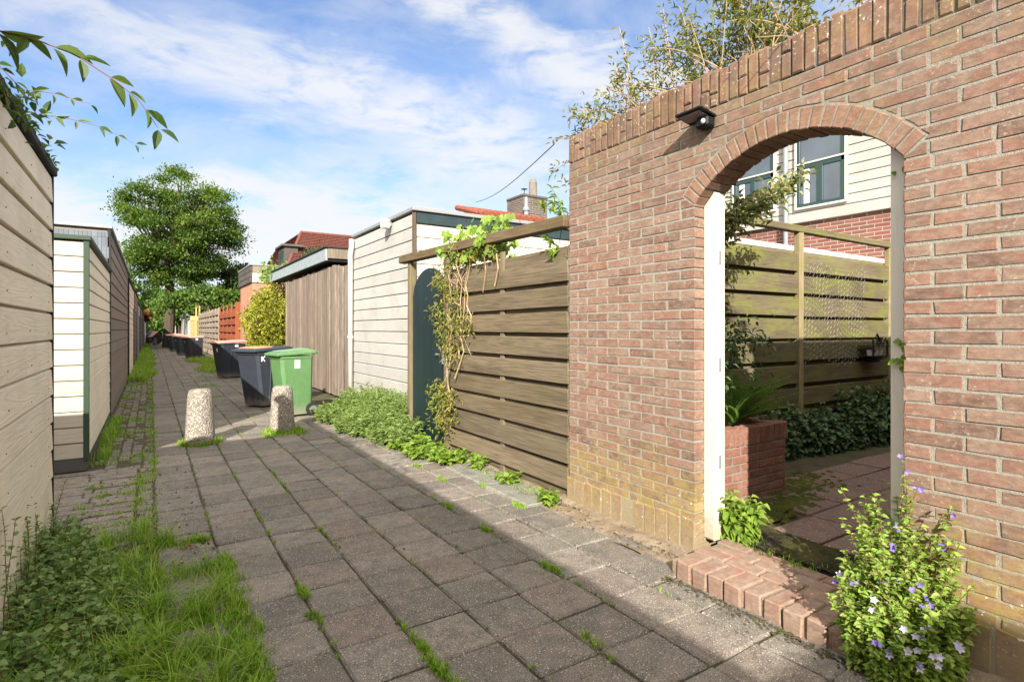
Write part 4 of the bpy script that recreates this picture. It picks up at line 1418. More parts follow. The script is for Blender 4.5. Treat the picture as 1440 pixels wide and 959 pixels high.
hp = thing('hanging_rack', (7.40, 3.30, 1.0), 'small black iron rack with pale pots hung on the mossy fence', 'plant rack')
q = MB()
for z_ in (1.05, 1.17):
    q.box((7.22, 3.18, z_), (7.62, 3.36, z_ + .012), .003)
for a_ in np.linspace(0, np.pi, 9):
    pass
q.tube([(7.24, 3.2, 1.05), (7.24, 3.2, 1.25), (7.34, 3.2, 1.32), (7.42, 3.2, 1.22), (7.5, 3.2, 1.3), (7.6, 3.2, 1.22), (7.6, 3.2, 1.05)], .012, 6)
for k in range(16):
    a_ = k * .8
    q.tube([(7.28 + .012 * k, 3.19, 1.18 + .02 * math.sin(a_)), (7.30 + .012 * k, 3.18, 1.24 + .03 * math.cos(a_)), (7.33 + .012 * k, 3.2, 1.2)], .006, 5)
q.lathe([(.07, .0), (.10, .05), (.10, .06)], (7.40, 3.28, .98), 12)
q.build('frame', 'iron', hp)
for (x_, z_) in ((7.29, 1.062), (7.42, 1.062), (7.53, 1.062), (7.55, 1.182)):
    q = MB(); q.lathe([(.028, 0), (.040, .065), (.042, .07), (.0, .068)], (x_, 3.26, z_), 12); q.build('pot', 'pot', hp)

# flat roofed outbuilding behind the garden fence, and the one that closes the garden on the near side
ob = thing('garden_shed', (6.8, 4.6, 0), 'flat roofed garden store whose pale roof edge shows above the mossy fence', 'shed')
q = MB(); q.box((4.7, 3.82, 0), (9.2, 5.3, 2.30), .01); q.build('wall', 'greyboard', ob)
q = MB(); q.box((4.6, 3.75, 2.32), (9.25, 5.35, 2.385), .006); q.build('roof_edge', 'white_paint', ob)
ob = thing('garden_shed', (6.4, -1.2, 0), 'boarded garden store hidden beside the doorway', 'shed')
q = MB(); q.box((3.35, -5.5, 0), (9.2, .72, 2.86), .01); q.build('wall', 'greyboard', ob)
q = MB(); q.box((3.3, -5.6, 2.862), (9.25, .80, 2.93), .006); q.build('roof_edge', 'trim', ob)

# ---- house across the garden
HX = 9.3
hs = thing('house', (12, 4.5, 0), 'two storey house with cream cladding over red brick seen through the arch', 'house')
q = MB(); q.box((HX + .02, -4, 0), (15, 8.6, 3.20), .01); q.build('wall', 'housebrick', hs)
q = MB()
q.siding('y', HX, -1, -4, 8.6, 3.22, 6.0, .152, 0)
q.box((HX, -4, 3.205), (15, 8.6, 6.0), .004)
q.box((HX - .05, -4, 3.19), (HX, 8.6, 3.218), .004)
q.build('cladding', 'siding', hs)
q = MB(); q.box((HX - .3, -4.2, 6.0), (15.2, 8.8, 6.14), .02); q.build('roof', 'trim', hs)


def win(y0, y1, z0, z1, tr, frame='white_paint'):
    q = MB()
    for (a, b, c, d_) in ((y0 - .035, y1 + .035, z0 - .035, z0), (y0 - .035, y1 + .035, z1, z1 + .035), (y0 - .035, y0, z0, z1), (y1, y1 + .035, z0, z1)):
        q.box((HX - .075, a, c), (HX - .02, b, d_), .005)
    w_ = q.build('window', frame, hs)
    q = MB()
    fb = .055
    ym = (y0 + y1) / 2
    for (a, b, c, d_) in ((y0, y1, z0, z0 + fb), (y0, y1, tr - .02, tr + .05), (y0, y1, z1 - fb, z1), (y0, y0 + fb, z0 + fb, z1 - fb), (y1 - fb, y1, z0 + fb, z1 - fb), (ym - .045, ym + .045, z0 + fb, tr - .02)):
        q.box((HX - .066, a, c), (HX - .03, b, d_), .004)
    q.build('sash', 'wframe', w_)
    q = MB(); q.box((HX - .045, y0 + .03, z0 + .03), (HX - .038, y1 - .03, z1 - .03), .001); q.build('pane', 'glass', w_)
    q = MB(); q.box((HX - .050, ym + .18, z0 + fb), (HX - .046, y1 - fb - .06, tr - .02), .001); q.build('curtain', 'curtain', w_)
    q = MB(); q.box((HX - .085, y0 - .035, tr + .052), (HX - .03, y1 + .035, tr + .078), .003); q.build('sill_strip', 'white_paint', w_)
win(4.50, 5.28, 3.44, 4.75, 4.10)
win(5.70, 6.50, 3.50, 4.75, 4.10)
q = MB(); q.tube([(HX - .09, 5.46, 6.0), (HX - .09, 5.46, .3)], .04, 10); q.build('drainpipe', 'greypipe', hs, smooth=True)

# ---- roofs and chimney beyond the white shed
ch = thing('chimney', (9.2, 13.2, 3.0), 'sooty brick chimney stack with a tall clay pot', 'chimney')
q = MB(); q.box((8.78, 12.9, 3.2), (9.62, 13.75, 5.12), .01); q.build('stack', 'chimbrick', ch)
q = MB(); q.box((8.76, 12.88, 5.122), (9.64, 13.77, 5.20), .02); q.build('cap', 'plinth', ch)
q = MB(); q.lathe([(.13, 0), (.12, .45), (.125, .47), (.10, .56), (.03, .62), (0, .63)], (9.40, 13.3, 5.19), 14, cap=False); q.build('chimney_pot', 'clay', ch)
q = MB(); q.lathe([(.07, 0), (.07, .42), (.10, .44), (.10, .5), (.06, .55), (.06, .8), (0, .84)], (8.80, 12.78, 4.25), 12, cap=False); q.build('flue_pipe', 'greypipe', ch)
q = MB(); q.lathe([(.012, 0), (.012, .2), (.10, .21), (.0, .23)], (9.02, 13.2, 5.2), 10, cap=False); q.build('flue_cowl', 'iron', ch)
rt = thing('tiled_lean_to', (7.3, 12.5, 0), 'low roof of orange pantiles behind the white shed', 'outbuilding')
q = MB(); q.box((6.8, 12.0, 0), (8.72, 15.5, 4.22), .02); q.build('wall', 'white_y', rt)
q = MB()
x = 6.85
while x < 8.75:
    q.tube([(x, 11.8, 4.20), (x, 12.3, 4.36), (x, 13.2, 4.62)], .075, 8)
    for s_ in range(3):
        q.tube([(x + .07, 11.78 + s_ * .36, 4.22 + s_ * .105), (x + .07, 12.10 + s_ * .36, 4.28 + s_ * .105)], .085, 8)
    x += .17
q.build('pantiles', 'orangetile', rt)
q = MB(); q.box((6.72, 11.75, 4.15), (6.79, 13.6, 4.27), .005, rot=np.array(Matrix.Rotation(R(15), 3, 'X'))); q.build('verge_board', 'trim', rt)
wr = MB()
pa, pb_ = np.array([6.75, 12.0, 4.52]), np.array([3.6, 4.7, 3.35])
tt = np.linspace(0, 1, 24)[:, None]
pts = pa + (pb_ - pa) * tt; pts[:, 2] -= .12 * np.sin(np.pi * tt[:, 0])
wr.tube(pts, .006, 5)
tag(wr.build('overhead_wire', 'iron', base=(6.75, 12, 4.5)), 'thin wire sagging over the off white shed roof', 'wire')

fh = thing('house', (9, 32, 0), 'distant house with red tiled hipped roof above the silvery shed', 'house')
q = MB(); q.box((6.1, 30.4, 0), (14, 40, 4.4), .02); q.build('wall', 'orangebrick', fh)
q = MB()
nr, ncx = 26, 60
A, B, C_, D_ = np.array([5.7, 30, 4.2]), np.array([14.4, 30, 4.2]), np.array([14.4, 32.2, 6.75]), np.array([7.0, 32.2, 6.75])
A2, D2 = np.array([5.7, 40, 4.2]), np.array([7.0, 39, 6.75])
for (a, b, c, d_) in ((A, B, C_, D_), (A2, A, D_, D2)):
    nn = unit(np.cross(b - a, d_ - a))
    for i in range(nr):
        f0, f1 = i / nr, (i + 1) / nr
        p0, p1 = a + (d_ - a) * f0, b + (c - b) * f0
        p2, p3 = b + (c - b) * f1, a + (d_ - a) * f1
        for k in range(ncx):
            u0, u1 = k / ncx, (k + .93) / ncx
            V = [p0 + (p1 - p0) * u0 + nn * .06, p0 + (p1 - p0) * u1 + nn * .06, p3 + (p2 - p3) * u1 + nn * .01, p3 + (p2 - p3) * u0 + nn * .01,
                 p0 + (p1 - p0) * u0, p0 + (p1 - p0) * u1]
            q.add(V, [np.array([[0, 1, 2, 3], [4, 5, 1, 0]])])
    q.add([a, b, c, d_], np.array([0, 1, 2, 3]))
q.build('roof', 'rooftile', fh)
q = MB(); q.tube([D_, C_], .09, 8); q.tube([A, D_], .09, 8); q.build('ridge_tiles', 'rooftile', fh)
q = MB(); q.box((5.9, 31.0, 4.7), (6.6, 32.6, 5.75), .02); dm = q.build('dormer', 'darkwood', fh)
q = MB(); q.box((5.75, 30.85, 5.752), (6.9, 32.8, 5.86), .01); q.build('dormer_roof', 'plinth', dm)
q = MB(); q.box((5.88, 31.2, 4.9), (5.893, 32.4, 5.65), .003); q.build('pane', 'glass', dm)


# ================================================================== PLANTS
def stems(ml, ms, bases, heights, lean, leaf_l, leaf_w, nodes, per=2, mat=0, curve=.3, up=.35, stemr=.0025, start=.15, droop=.2, spread=None, taper=.35, leanv=None, lrnd=None, fine=False):
    """upright stems carrying whorls of leaves; fills leaf mesh ml and stem mesh ms, returns the tips"""
    tips = []
    for i in range(len(bases)):
        b = np.asarray(bases[i], float); h = heights[i]
        a = RNG.uniform(0, 2 * np.pi)
        ln = np.array([math.cos(a), math.sin(a), 0]) * lean * RNG.uniform(.2, 1) * h
        if leanv is not None:
            ln = ln + np.asarray(leanv) * h * RNG.uniform(.5, 1.2)
        k = 6
        t = np.linspace(0, 1, k)[:, None]
        pts = b + np.array([0, 0, h]) * (t - curve * .5 * t ** 2 * np.linalg.norm(ln) / (h + 1e-6)) + ln * t ** 1.6
        pts[1:] += RNG.normal(0, .02 * h / k, (k - 1, 3))
        if ms is not None:
            ms.tube(pts, np.linspace(stemr, stemr * .4, k), 4, cap=False)
        m = nodes
        tv = np.repeat(np.linspace(start, 1, m), per) + RNG.normal(0, .02, m * per)
        tv = np.clip(tv, 0, 1)
        idx = tv * (k - 1); i0 = np.clip(idx.astype(int), 0, k - 2); fr = (idx - i0)[:, None]
        P = pts[i0] * (1 - fr) + pts[i0 + 1] * fr
        ang = np.repeat(RNG.uniform(0, 6.28) + np.arange(m) * 1.57, per) + np.tile(np.arange(per) * 2 * np.pi / per, m) + RNG.normal(0, .4, m * per)
        D = np.stack([np.cos(ang), np.sin(ang), up + RNG.normal(0, .3, m * per)], 1)
        N_ = np.tile([0, 0, 1.], (m * per, 1)) + RNG.normal(0, .35, (m * per, 3))
        sc = (1 - taper * np.abs(tv - .45) * 1.4) * RNG.uniform(.7, 1.2, m * per)
        r_ = np.clip(RNG.normal(.5, .25, m * per), 0, 1) if lrnd is None else np.clip(RNG.normal(lrnd, .2, m * per), 0, 1)
        ml.leaves(P, D, N_, leaf_l * sc, leaf_w * sc, mat, r_, droop=droop, fine=fine)
        tips.append(pts[-1])
    return np.array(tips)


def scatter(n, x0, x1, y0, y1, z=0.0, keep=None):
    P = np.c_[RNG.uniform(x0, x1, n), RNG.uniform(y0, y1, n), np.full(n, z)]
    if keep is not None:
        P = P[keep(P)]
    return P


def plant(name, label, cat, base, leafmat, stemmat, fill, group=None, leafname='foliage'):
    t = thing(name, base, label, cat, group)
    ml, ms = MB(), MB()
    fill(ml, ms)
    ml.build(leafname, leafmat, t)
    if ms.n:
        ms.build('stems', stemmat, t)
    return t


# weeds by the off-white shed
def f_weed(ml, ms):
    P = scatter(900, 2.05, 3.02, 6.0, 9.0)
    def ok(P):
        edge = 2.12 + .10 * np.sin(P[:, 1] * 5) + np.clip(6.5 - P[:, 1], 0, 1) * .8
        return (P[:, 0] > edge) & ~((P[:, 1] < 6.75) & (P[:, 0] > 2.72)) & (P[:, 1] < 8.75)
    P = P[ok(P)][:430]
    h = .16 + .36 * np.clip((P[:, 0] - 2.05) / .7, 0, 1) * RNG.uniform(.6, 1.1, len(P)) * np.clip((P[:, 1] - 5.9) / 1.0, .35, 1)
    stems(ml, ms, P, h, .55, .075, .012, 13, 3, up=.55, curve=.5, droop=.3)
plant('weed_clump', 'leafy green weeds sprawling at the foot of the off white shed', 'weeds', (2.5, 7.3, 0), 'lf_weed', 'stem', f_weed)

def f_low(ml, ms):
    P = np.concatenate([scatter(70, 2.32, 2.72, 5.4, 6.2), scatter(40, 2.45, 2.74, 5.0, 5.45)])
    stems(ml, ms, P, RNG.uniform(.05, .17, len(P)), .7, .075, .030, 5, 2, up=.25, curve=.6, start=.3)
plant('low_weeds', 'bright low leafy weeds between the green gate and the foot of the brown fence', 'weeds', (2.6, 5.5, 0), 'lf_bright', 'stem', f_low)
for (x_, y_, lab) in ((2.70, 4.72, 'small bright weed at the fence foot nearer the green gate'), (2.66, 4.18, 'small bright weed between the grey stone slabs'), (2.60, 3.47, 'small bright weed at the corner of the arched wall')):
    plant('low_weed', lab, 'weeds', (x_, y_, 0), 'lf_bright', 'stem', lambda ml, ms: stems(ml, ms, np.c_[RNG.normal(x_, .03, 7), RNG.normal(y_, .04, 7), np.zeros(7)], RNG.uniform(.06, .16, 7), .7, .07, .027, 5, 2, up=.25, curve=.6, start=.3), group='small weeds at the fence foot')

# violet-flowered bush at the right corner
bush = thing('bellflower_bush', (2.60, 1.05, 0), 'bushy bright green bellflower with violet blooms against the wall right of the doorstep', 'flowering plant')
ml, ms = MB(), MB()
P = scatter(330, 2.36, 2.78, .84, 1.28)
P = P[np.hypot((P[:, 0] - 2.66) / .31, (P[:, 1] - 1.05) / .19) < 1]
prox = np.clip(1 - np.hypot((P[:, 0] - 2.71) / .40, (P[:, 1] - 1.09) / .25), 0, 1)
h = .10 + .64 * prox ** 1.05 * RNG.uniform(.85, 1.1, len(P))
h = h[:len(P)] * 0 + (.10 + .64 * np.clip(1 - np.hypot((P[:, 0] - 2.71) / .40, (P[:, 1] - 1.09) / .25), 0, 1) ** 1.05 * RNG.uniform(.7, 1.2, len(P)))
tips = stems(ml, ms, P, h, .34, .036, .0125, 15, 3, up=.35, curve=.4, start=.05, droop=.25)
# thin leader reaching up the jamb
tips2 = stems(ml, ms, [(2.74, 1.10, .45), (2.73, 1.08, .45), (2.77, 1.0, .32), (2.76, .94, .22)], [.38, .26, .30, .26], .25, .026, .009, 9, 2, lrnd=.2)
sel = np.concatenate([tips[(RNG.random(len(tips)) < .08)], tips2])
for tpt in sel:
    for k in range(2):
        c = tpt + RNG.normal(0, .012, 3)
        pale = RNG.random() < .45 and tpt[2] < .35
        aa = RNG.uniform(0, 6.28) + np.arange(5) * 2 * np.pi / 5
        ax = unit(rand_dirs(1)[0] + np.array([-.8, -.8, .4]))
        e1 = unit(np.cross(ax, [0, 0, 1.])); e2 = np.cross(ax, e1)
        D = np.cos(aa)[:, None] * e1 + np.sin(aa)[:, None] * e2 + ax * .5
        ml.leaves(np.tile(c, (5, 1)), D, np.tile(ax, (5, 1)), .020 if pale else .016, .0055, 2 if pale else 1, fold=.1, droop=-.1)
for y_, x_, z_ in ((.98, 2.42, .22), (.90, 2.46, .15), (.95, 2.40, .18), (1.05, 2.42, .27), (.86, 2.5, .2), (.92, 2.42, .1)):
    for k in range(2):
        c = np.array([x_, y_, z_]) + RNG.normal(0, .025, 3)
        aa = RNG.uniform(0, 6.28) + np.arange(5) * 2 * np.pi / 5
        ax = unit(np.array([-.8, -.6, .35]) + RNG.normal(0, .3, 3))
        e1 = unit(np.cross(ax, [0, 0, 1.])); e2 = np.cross(ax, e1)
        D = np.cos(aa)[:, None] * e1 + np.sin(aa)[:, None] * e2 + ax * .4
        ml.leaves(np.tile(c, (5, 1)), D, np.tile(ax, (5, 1)), .018, .006, 2, fold=.1, droop=-.1)
ml.build('foliage', ['lf_bush', 'petal', 'petal_pale'], bush); ms.build('stems', 'redstem', bush)

# weed behind the left door post
plant('weed_clump', 'fresh green weed in the doorway beside the sunlit door post', 'weeds', (3.06, 2.12, .08), 'lf_bright', 'stem',
      lambda ml, ms: stems(ml, ms, scatter(34, 2.97, 3.13, 2.02, 2.19, .08), RNG.uniform(.12, .30, 34), .35, .062, .022, 8, 2, up=.1, droop=.45))

# ground cover at the left
def f_ground(ml, ms):
    P = scatter(900, -.53, .12, 2.1, 4.75)
    P = P[(P[:, 0] + .53) < .42 * np.clip((4.8 - P[:, 1]) / 1.2, .15, 1) + RNG.normal(0, .05, len(P))]
    P = P[:430]
    h = RNG.uniform(.06, .19, len(P)) * np.clip(1.25 - (P[:, 0] + .53) * 1.4, .5, 1.2)
    stems(ml, ms, P, h, .5, .040, .0185, 6, 2, up=.25, curve=.5, start=.25, droop=.15, fine=True)
    Q = np.c_[RNG.uniform(-.54, -.50, 26), RNG.uniform(2.2, 4.5, 26), np.zeros(26)]
    stems(ml, ms, Q, RNG.uniform(.25, .62, 26) * np.where(Q[:, 1] > 3.6, .75, 1), .16, .030, .011, 11, 2, up=.6, start=.3)
plant('ground_cover', 'round leaved ground cover spreading from the nearest cream wall', 'ground cover', (-.3, 3.5, 0), 'lf_ground', 'redstem', f_ground)

def f_dock(ml, ms):
    for (x, y) in ((-.22, 2.75), (-.38, 2.55), (-.05, 2.62), (.02, 2.9)):
        a = np.arange(9) * 2.4 + RNG.uniform(0, 6)
        D = np.stack([np.cos(a), np.sin(a), RNG.uniform(.3, 1.0, 9)], 1)
        ml.leaves(np.tile([x, y, .02], (9, 1)), D, np.tile([0, 0, 1.], (9, 1)), RNG.uniform(.10, .18, 9), RNG.uniform(.013, .02, 9), droop=.4, fine=True)
    ms.tube([(-.2, 2.75, 0), (-.2, 2.75, .1)], .004, 5)
plant('dock_plant', 'broad leaved dock rosettes among the grass in the near left corner', 'weeds', (-.2, 2.7, 0), 'lf_bright', 'stem', f_dock)


# ---- creeper on the brown fence
def f_vine(ml, ms):
    starts = [(2.76, 5.55, .25), (2.75, 5.45, .45), (2.74, 5.35, .7), (2.76, 5.25, .95), (2.75, 5.15, 1.2), (2.75, 5.3, 1.4)]
    for (x, y, z) in starts:
        k = 9
        pts = np.array([[x, y, z]]) + np.cumsum(np.c_[RNG.normal(0, .012, k), RNG.normal(-.005, .045, k), np.full(k, RNG.uniform(.10, .17))], 0)
        pts[:, 0] = np.clip(pts[:, 0], 2.70, 2.785); pts[:, 2] = np.minimum(pts[:, 2], 2.15); pts[:, 1] = np.clip(pts[:, 1], 4.95, 5.72)
        ms.tube(pts, np.linspace(.008, .003, k), 6, cap=False)
        for p in pts[2:]:
            if RNG.random() < .8:
                ms.tube([p, p + RNG.normal(0, .07, 3) * [.5, 1, 1], p + RNG.normal(0, .10, 3) * [.5, 1, 1]], .003, 4, cap=False)
    C = np.array([(2.72, 5.55, 1.85), (2.70, 5.66, 1.60), (2.70, 5.6, 1.45), (2.72, 5.25, 1.48), (2.72, 5.12, 1.40), (2.72, 5.5, 1.3), (2.73, 5.3, 1.7), (2.72, 5.4, 1.15), (2.70, 5.5, .62), (2.70, 5.6, .52), (2.71, 5.4, .45), (2.68, 5.55, .36), (2.72, 5.62, 1.95), (2.70, 5.7, .68), (2.7, 5.42, .62)])
    for c in C:
        n = 85
        P = c + RNG.normal(0, 1, (n, 3)) * [.05, .085, .085]
        P[:, 0] = np.minimum(P[:, 0], 2.78)
        D = RNG.normal(0, 1, (n, 3)) * [.8, 1, .8] + [-.5, 0, -.15]
        ml.leaves(P, D, np.tile([0, 0, 1.], (n, 1)) + RNG.normal(0, .4, (n, 3)), RNG.uniform(.03, .07, n), RNG.uniform(.006, .012, n), droop=.3)
    # reddish mat along the top of the fence
    n = 420
    P = np.c_[RNG.normal(2.83, .06, n), RNG.uniform(4.55, 5.6, n), 2.08 + np.abs(RNG.normal(0, .09, n))]
    ml.leaves(P, RNG.normal(0, 1, (n, 3)), np.tile([0, 0, 1.], (n, 1)) + RNG.normal(0, .4, (n, 3)), RNG.uniform(.03, .08, n), RNG.uniform(.006, .016, n))
    for k in range(4):
        y = RNG.uniform(4.4, 5.6)
        p = np.array([2.77, y, 2.0])
        ms.tube([p + [0, 0, .1], p + [-.03, RNG.normal(0, .06), -.05], p + [-.02, RNG.normal(0, .1), RNG.uniform(-.32, -.1)]], RNG.uniform(.003, .008), 5, cap=False)
plant('climbing_creeper', 'half bare creeper with yellowing leaves climbing the left end of the brown fence', 'climber', (2.75, 5.4, 0), 'lf_vine', 'twig', f_vine)

def f_grape(ml, ms):
    for k in range(190):
        c = np.array([RNG.normal(2.90, .10), RNG.uniform(4.55, 5.65), 2.12 + abs(RNG.normal(.0, .20))])
        if c[2] > 2.62 - .10 * abs(c[1] - 5.15) / .5:
            c[2] = RNG.uniform(2.15, 2.5)
        a = unit(np.array([-.7, -.5, .35]) + RNG.normal(0, .45, 3))
        e1 = unit(np.cross(a, [0, 0, 1.])); e2 = np.cross(a, e1)
        th = np.array([0, .85, -.85, 1.75, -1.75]) + np.pi / 2
        D = np.cos(th)[:, None] * e1 + np.sin(th)[:, None] * -np.abs(e2) * np.sign(e2[2] if abs(e2[2]) > 0 else 1) * -1
        sz = RNG.uniform(.05, .085)
        ml.leaves(np.tile(c, (5, 1)), D, np.tile(a, (5, 1)), sz * np.array([1, .92, .92, .7, .7]), sz * .36, rnd=np.full(5, RNG.random()), fold=.08)
    for k in range(8):
        y = RNG.uniform(4.6, 5.6)
        ms.tube([(2.85, y, 2.0), (2.86, y + RNG.normal(0, .1), 2.25), (2.88, y + RNG.normal(0, .2), 2.5)], .005, 5)
plant('grape_vine', 'large leaved grape vine rising over the brown fence in front of the off white shed', 'climber', (2.9, 5.1, 2.0), 'lf_grape', 'stem', f_grape)

def f_spray(ml, ms):
    ms.tube([(2.83, 3.5, 1.95), (2.86, 3.68, 2.05), (2.85, 3.62, 2.22), (2.84, 3.55, 2.3), (2.83, 3.52, 2.31)], .005, 5, cap=False)
    for (b, tp) in (((2.83, 3.55, 2.3), (2.80, 3.7, 2.56)), ((2.85, 3.6, 2.3), (2.78, 3.85, 2.45)), ((2.82, 3.52, 2.28), (2.76, 3.62, 2.42)), ((2.86, 3.68, 2.05), (2.78, 3.75, 2.15)), ((2.86, 3.68, 2.05), (2.78, 3.65, 1.98))):
        b = np.array(b); tp = np.array(tp)
        ms.tube([b, (b + tp) / 2 + [0, 0, .03], tp], .004, 5, cap=False)
        n = 16
        P = b + (tp - b) * RNG.uniform(.3, 1, n)[:, None]
        ml.leaves(P, RNG.normal(0, 1, (n, 3)) + [-.3, .3, .3], np.tile([0, 0, 1.], (n, 1)), RNG.uniform(.05, .09, n), RNG.uniform(.010, .018, n))
plant('leafy_spray', 'leafy sprig over the top beam where it meets the arched wall', 'plant', (2.83, 3.6, 2.2), 'lf_bright', 'stem', f_spray)


# ---- bamboo-like shrub behind the wall, showing over the coping
bam = thing('bamboo_shrub', (3.35, 2.4, .1), 'straggly dry bamboo shrub spilling over the top of the arched wall', 'shrub')
ml, ms, md = MB(), MB(), MB()
for k in range(105):
    y = RNG.uniform(1.15, 3.45); x = RNG.uniform(3.06, 3.42)
    prof = np.interp(y, [1.1, 1.5, 2.0, 2.7, 3.0, 3.3, 3.5], [3.04, 3.2, 3.50, 3.60, 3.32, 3.16, 3.06])
    zt = prof + RNG.uniform(-.28, .12) + (x - 3.05) * .35
    b = np.array([x + .06, y + RNG.normal(0, .05), 2.72]) if y < 2.45 else np.array([x + .1, y, 1.6])
    tp = np.array([x - RNG.uniform(.05, .25), y + RNG.normal(.12, .2), zt])
    mid = (b + tp) / 2 + [.05, 0, .12]
    t = np.linspace(0, 1, 8)[:, None]
    pts = b * (1 - t) ** 2 + 2 * mid * t * (1 - t) + tp * t ** 2
    (md if k % 3 else ms).tube(pts, np.linspace(.006, .002, 8), 4, cap=False)
    n = 78
    tv = RNG.uniform(.25, 1.0, n)
    i0 = np.clip((tv * 7).astype(int), 0, 6)
    P = pts[i0] + (pts[i0 + 1] - pts[i0]) * (tv * 7 - i0)[:, None] + RNG.normal(0, .03, (n, 3))
    D = RNG.normal(0, .8, (n, 3)) + [-.3, .25, .25]
    ml.leaves(P, D, np.tile([0, 0, 1.], (n, 1)) + RNG.normal(0, .5, (n, 3)), RNG.uniform(.025, .062, n), RNG.uniform(.0045, .009, n), droop=.25)
for k in range(90):
    b = np.array([RNG.uniform(2.95, 3.15), RNG.uniform(1.2, 3.1), 2.93]); d_ = RNG.normal(0, 1, 3) * [.5, 1, .35] + [-.25, .2, .4]; d_ = unit(d_) * RNG.uniform(.15, .42)
    md.tube([b, b + d_ * .5 + [0, 0, .02], b + d_], [.0045, .0035, .0015], 4, cap=False)
# long sprays trailing towards the far end of the wall
for (b, tp, nn) in (((3.05, 2.95, 2.9), (2.92, 3.02, 3.62), 26), ((3.1, 3.0, 2.95), (2.9, 3.62, 3.18), 40), ((3.1, 3.2, 2.85), (2.9, 3.82, 3.0), 48), ((3.1, 3.3, 2.8), (2.88, 3.80, 2.72), 46), ((3.05, 3.35, 2.7), (2.9, 3.66, 2.55), 20), ((3.05, 3.1, 2.9), (2.85, 3.5, 3.08), 40), ((3.1, 2.8, 3.0), (2.95, 3.18, 3.32), 30),
                    ((3.05, 2.6, 3.0), (2.8, 2.98, 3.10), 30), ((3.05, 2.2, 3.0), (2.78, 2.6, 3.25), 30), ((3.05, 1.7, 3.0), (2.78, 2.0, 3.15), 24)):
    b = np.array(b); tp = np.array(tp)
    t = np.linspace(0, 1, 7)[:, None]
    pts = b * (1 - t) ** 2 + 2 * ((b + tp) / 2 + [0, 0, .10]) * t * (1 - t) + tp * t ** 2
    md.tube(pts, np.linspace(.006, .002, 7), 4, cap=False)
    tv = RNG.uniform(.25, 1.0, nn); i0 = np.clip((tv * 6).astype(int), 0, 5)
    P = pts[i0] + (pts[i0 + 1] - pts[i0]) * (tv * 6 - i0)[:, None] + RNG.normal(0, .022, (nn, 3))
    ml.leaves(P, RNG.normal(0, .8, (nn, 3)) + [-.2, .4, .1], np.tile([0, 0, 1.], (nn, 1)) + RNG.normal(0, .5, (nn, 3)), RNG.uniform(.03, .07, nn), RNG.uniform(.006, .011, nn), droop=.25)
ml.build('foliage', 'lf_bamboo', bam); md.build('dry_canes', 'twig', bam); ms.build('green_canes', 'stem', bam)


# ---- climbing branch over the near shed roof
def f_branch(ml, ms):
    def br(pts, leaf, n, r0=.004, w=.34):
        pts = np.array(pts, float)
        t = np.linspace(0, len(pts) - 1, 24)
        q = np.stack([np.interp(t, np.arange(len(pts)), pts[:, a]) for a in range(3)], 1)
        ms.tube(q, np.linspace(r0, r0 * .35, 24), 5, cap=False)
        tv = np.linspace(1, 23, n)
        for k, v in enumerate(tv):
            i0 = int(min(v, 22)); p = q[i0] + (q[i0 + 1] - q[i0]) * (v - i0)
            dr = unit(q[min(i0 + 1, 23)] - q[i0])
            for s_ in (-1, 1):
                D = unit(dr * .6 + np.array([s_ * .35, RNG.normal(0, .3), -.55 if s_ < 0 else .35]) + RNG.normal(0, .25, 3) + [0, 0, -.25])
                L = leaf * RNG.uniform(.75, 1.2) * (1 - .3 * v / 23)
                ml.leaves(p[None] + D * .006, D[None], np.array([[.25, -.8, .55]]) + RNG.normal(0, .35, (1, 3)), L, L * .5 * w, fold=.16, droop=.16, fine=True)
    br([(-.52, 2.0, 2.185), (-.34, 2.0, 2.180), (-.266, 2.0, 2.178), (-.181, 2.0, 2.16), (-.09, 2.0, 2.11), (-.03, 2.0, 2.065), (.02, 2.0, 1.99)], .086, 9, .0028, .38)
    br([(-.5, 1.95, 2.13), (-.4, 1.95, 2.28), (-.30, 1.95, 2.36), (-.2, 1.95, 2.33)], .08, 6, .003)
    br([(-.53, 3.0, 2.46), (-.44, 3.0, 2.36), (-.33, 3.0, 2.37), (-.22, 3.0, 2.35)], .055, 6, .002)
    br([(-.53, 3.2, 2.45), (-.45, 3.1, 2.29), (-.32, 3.05, 2.29), (-.18, 3.0, 2.26), (-.06, 3.0, 2.21)], .060, 8, .002)
    br([(-.53, 3.1, 2.44), (-.48, 3.0, 2.27), (-.42, 3.0, 2.24)], .05, 5, .002)
    for k in range(60):
        c = np.array([-.50 + RNG.uniform(-.03, .12), 3.1 + RNG.normal(0, .22), 2.35 + RNG.normal(0, .06)])
        ml.leaves(c[None], RNG.normal(0, 1, (1, 3)) + [.3, 0, -.3], np.array([[0, -.6, .7]]) + RNG.normal(0, .4, (1, 3)), RNG.uniform(.03, .06), RNG.uniform(.008, .016))
    for k in range(10):
        c = np.array([-.52, 3.6 + k * .12, 2.44])
        ml.leaves(np.tile(c, (3, 1)), RNG.normal(0, 1, (3, 3)) + [.6, 0, .2], np.tile([0, 0, 1.], (3, 1)), .04, .009)
plant('overhanging_climber', 'glossy leaved climber sprays hanging over the nearest cream wall', 'climber', (-.55, 2.9, 2.45), 'lf_branch', 'redstem', f_branch)

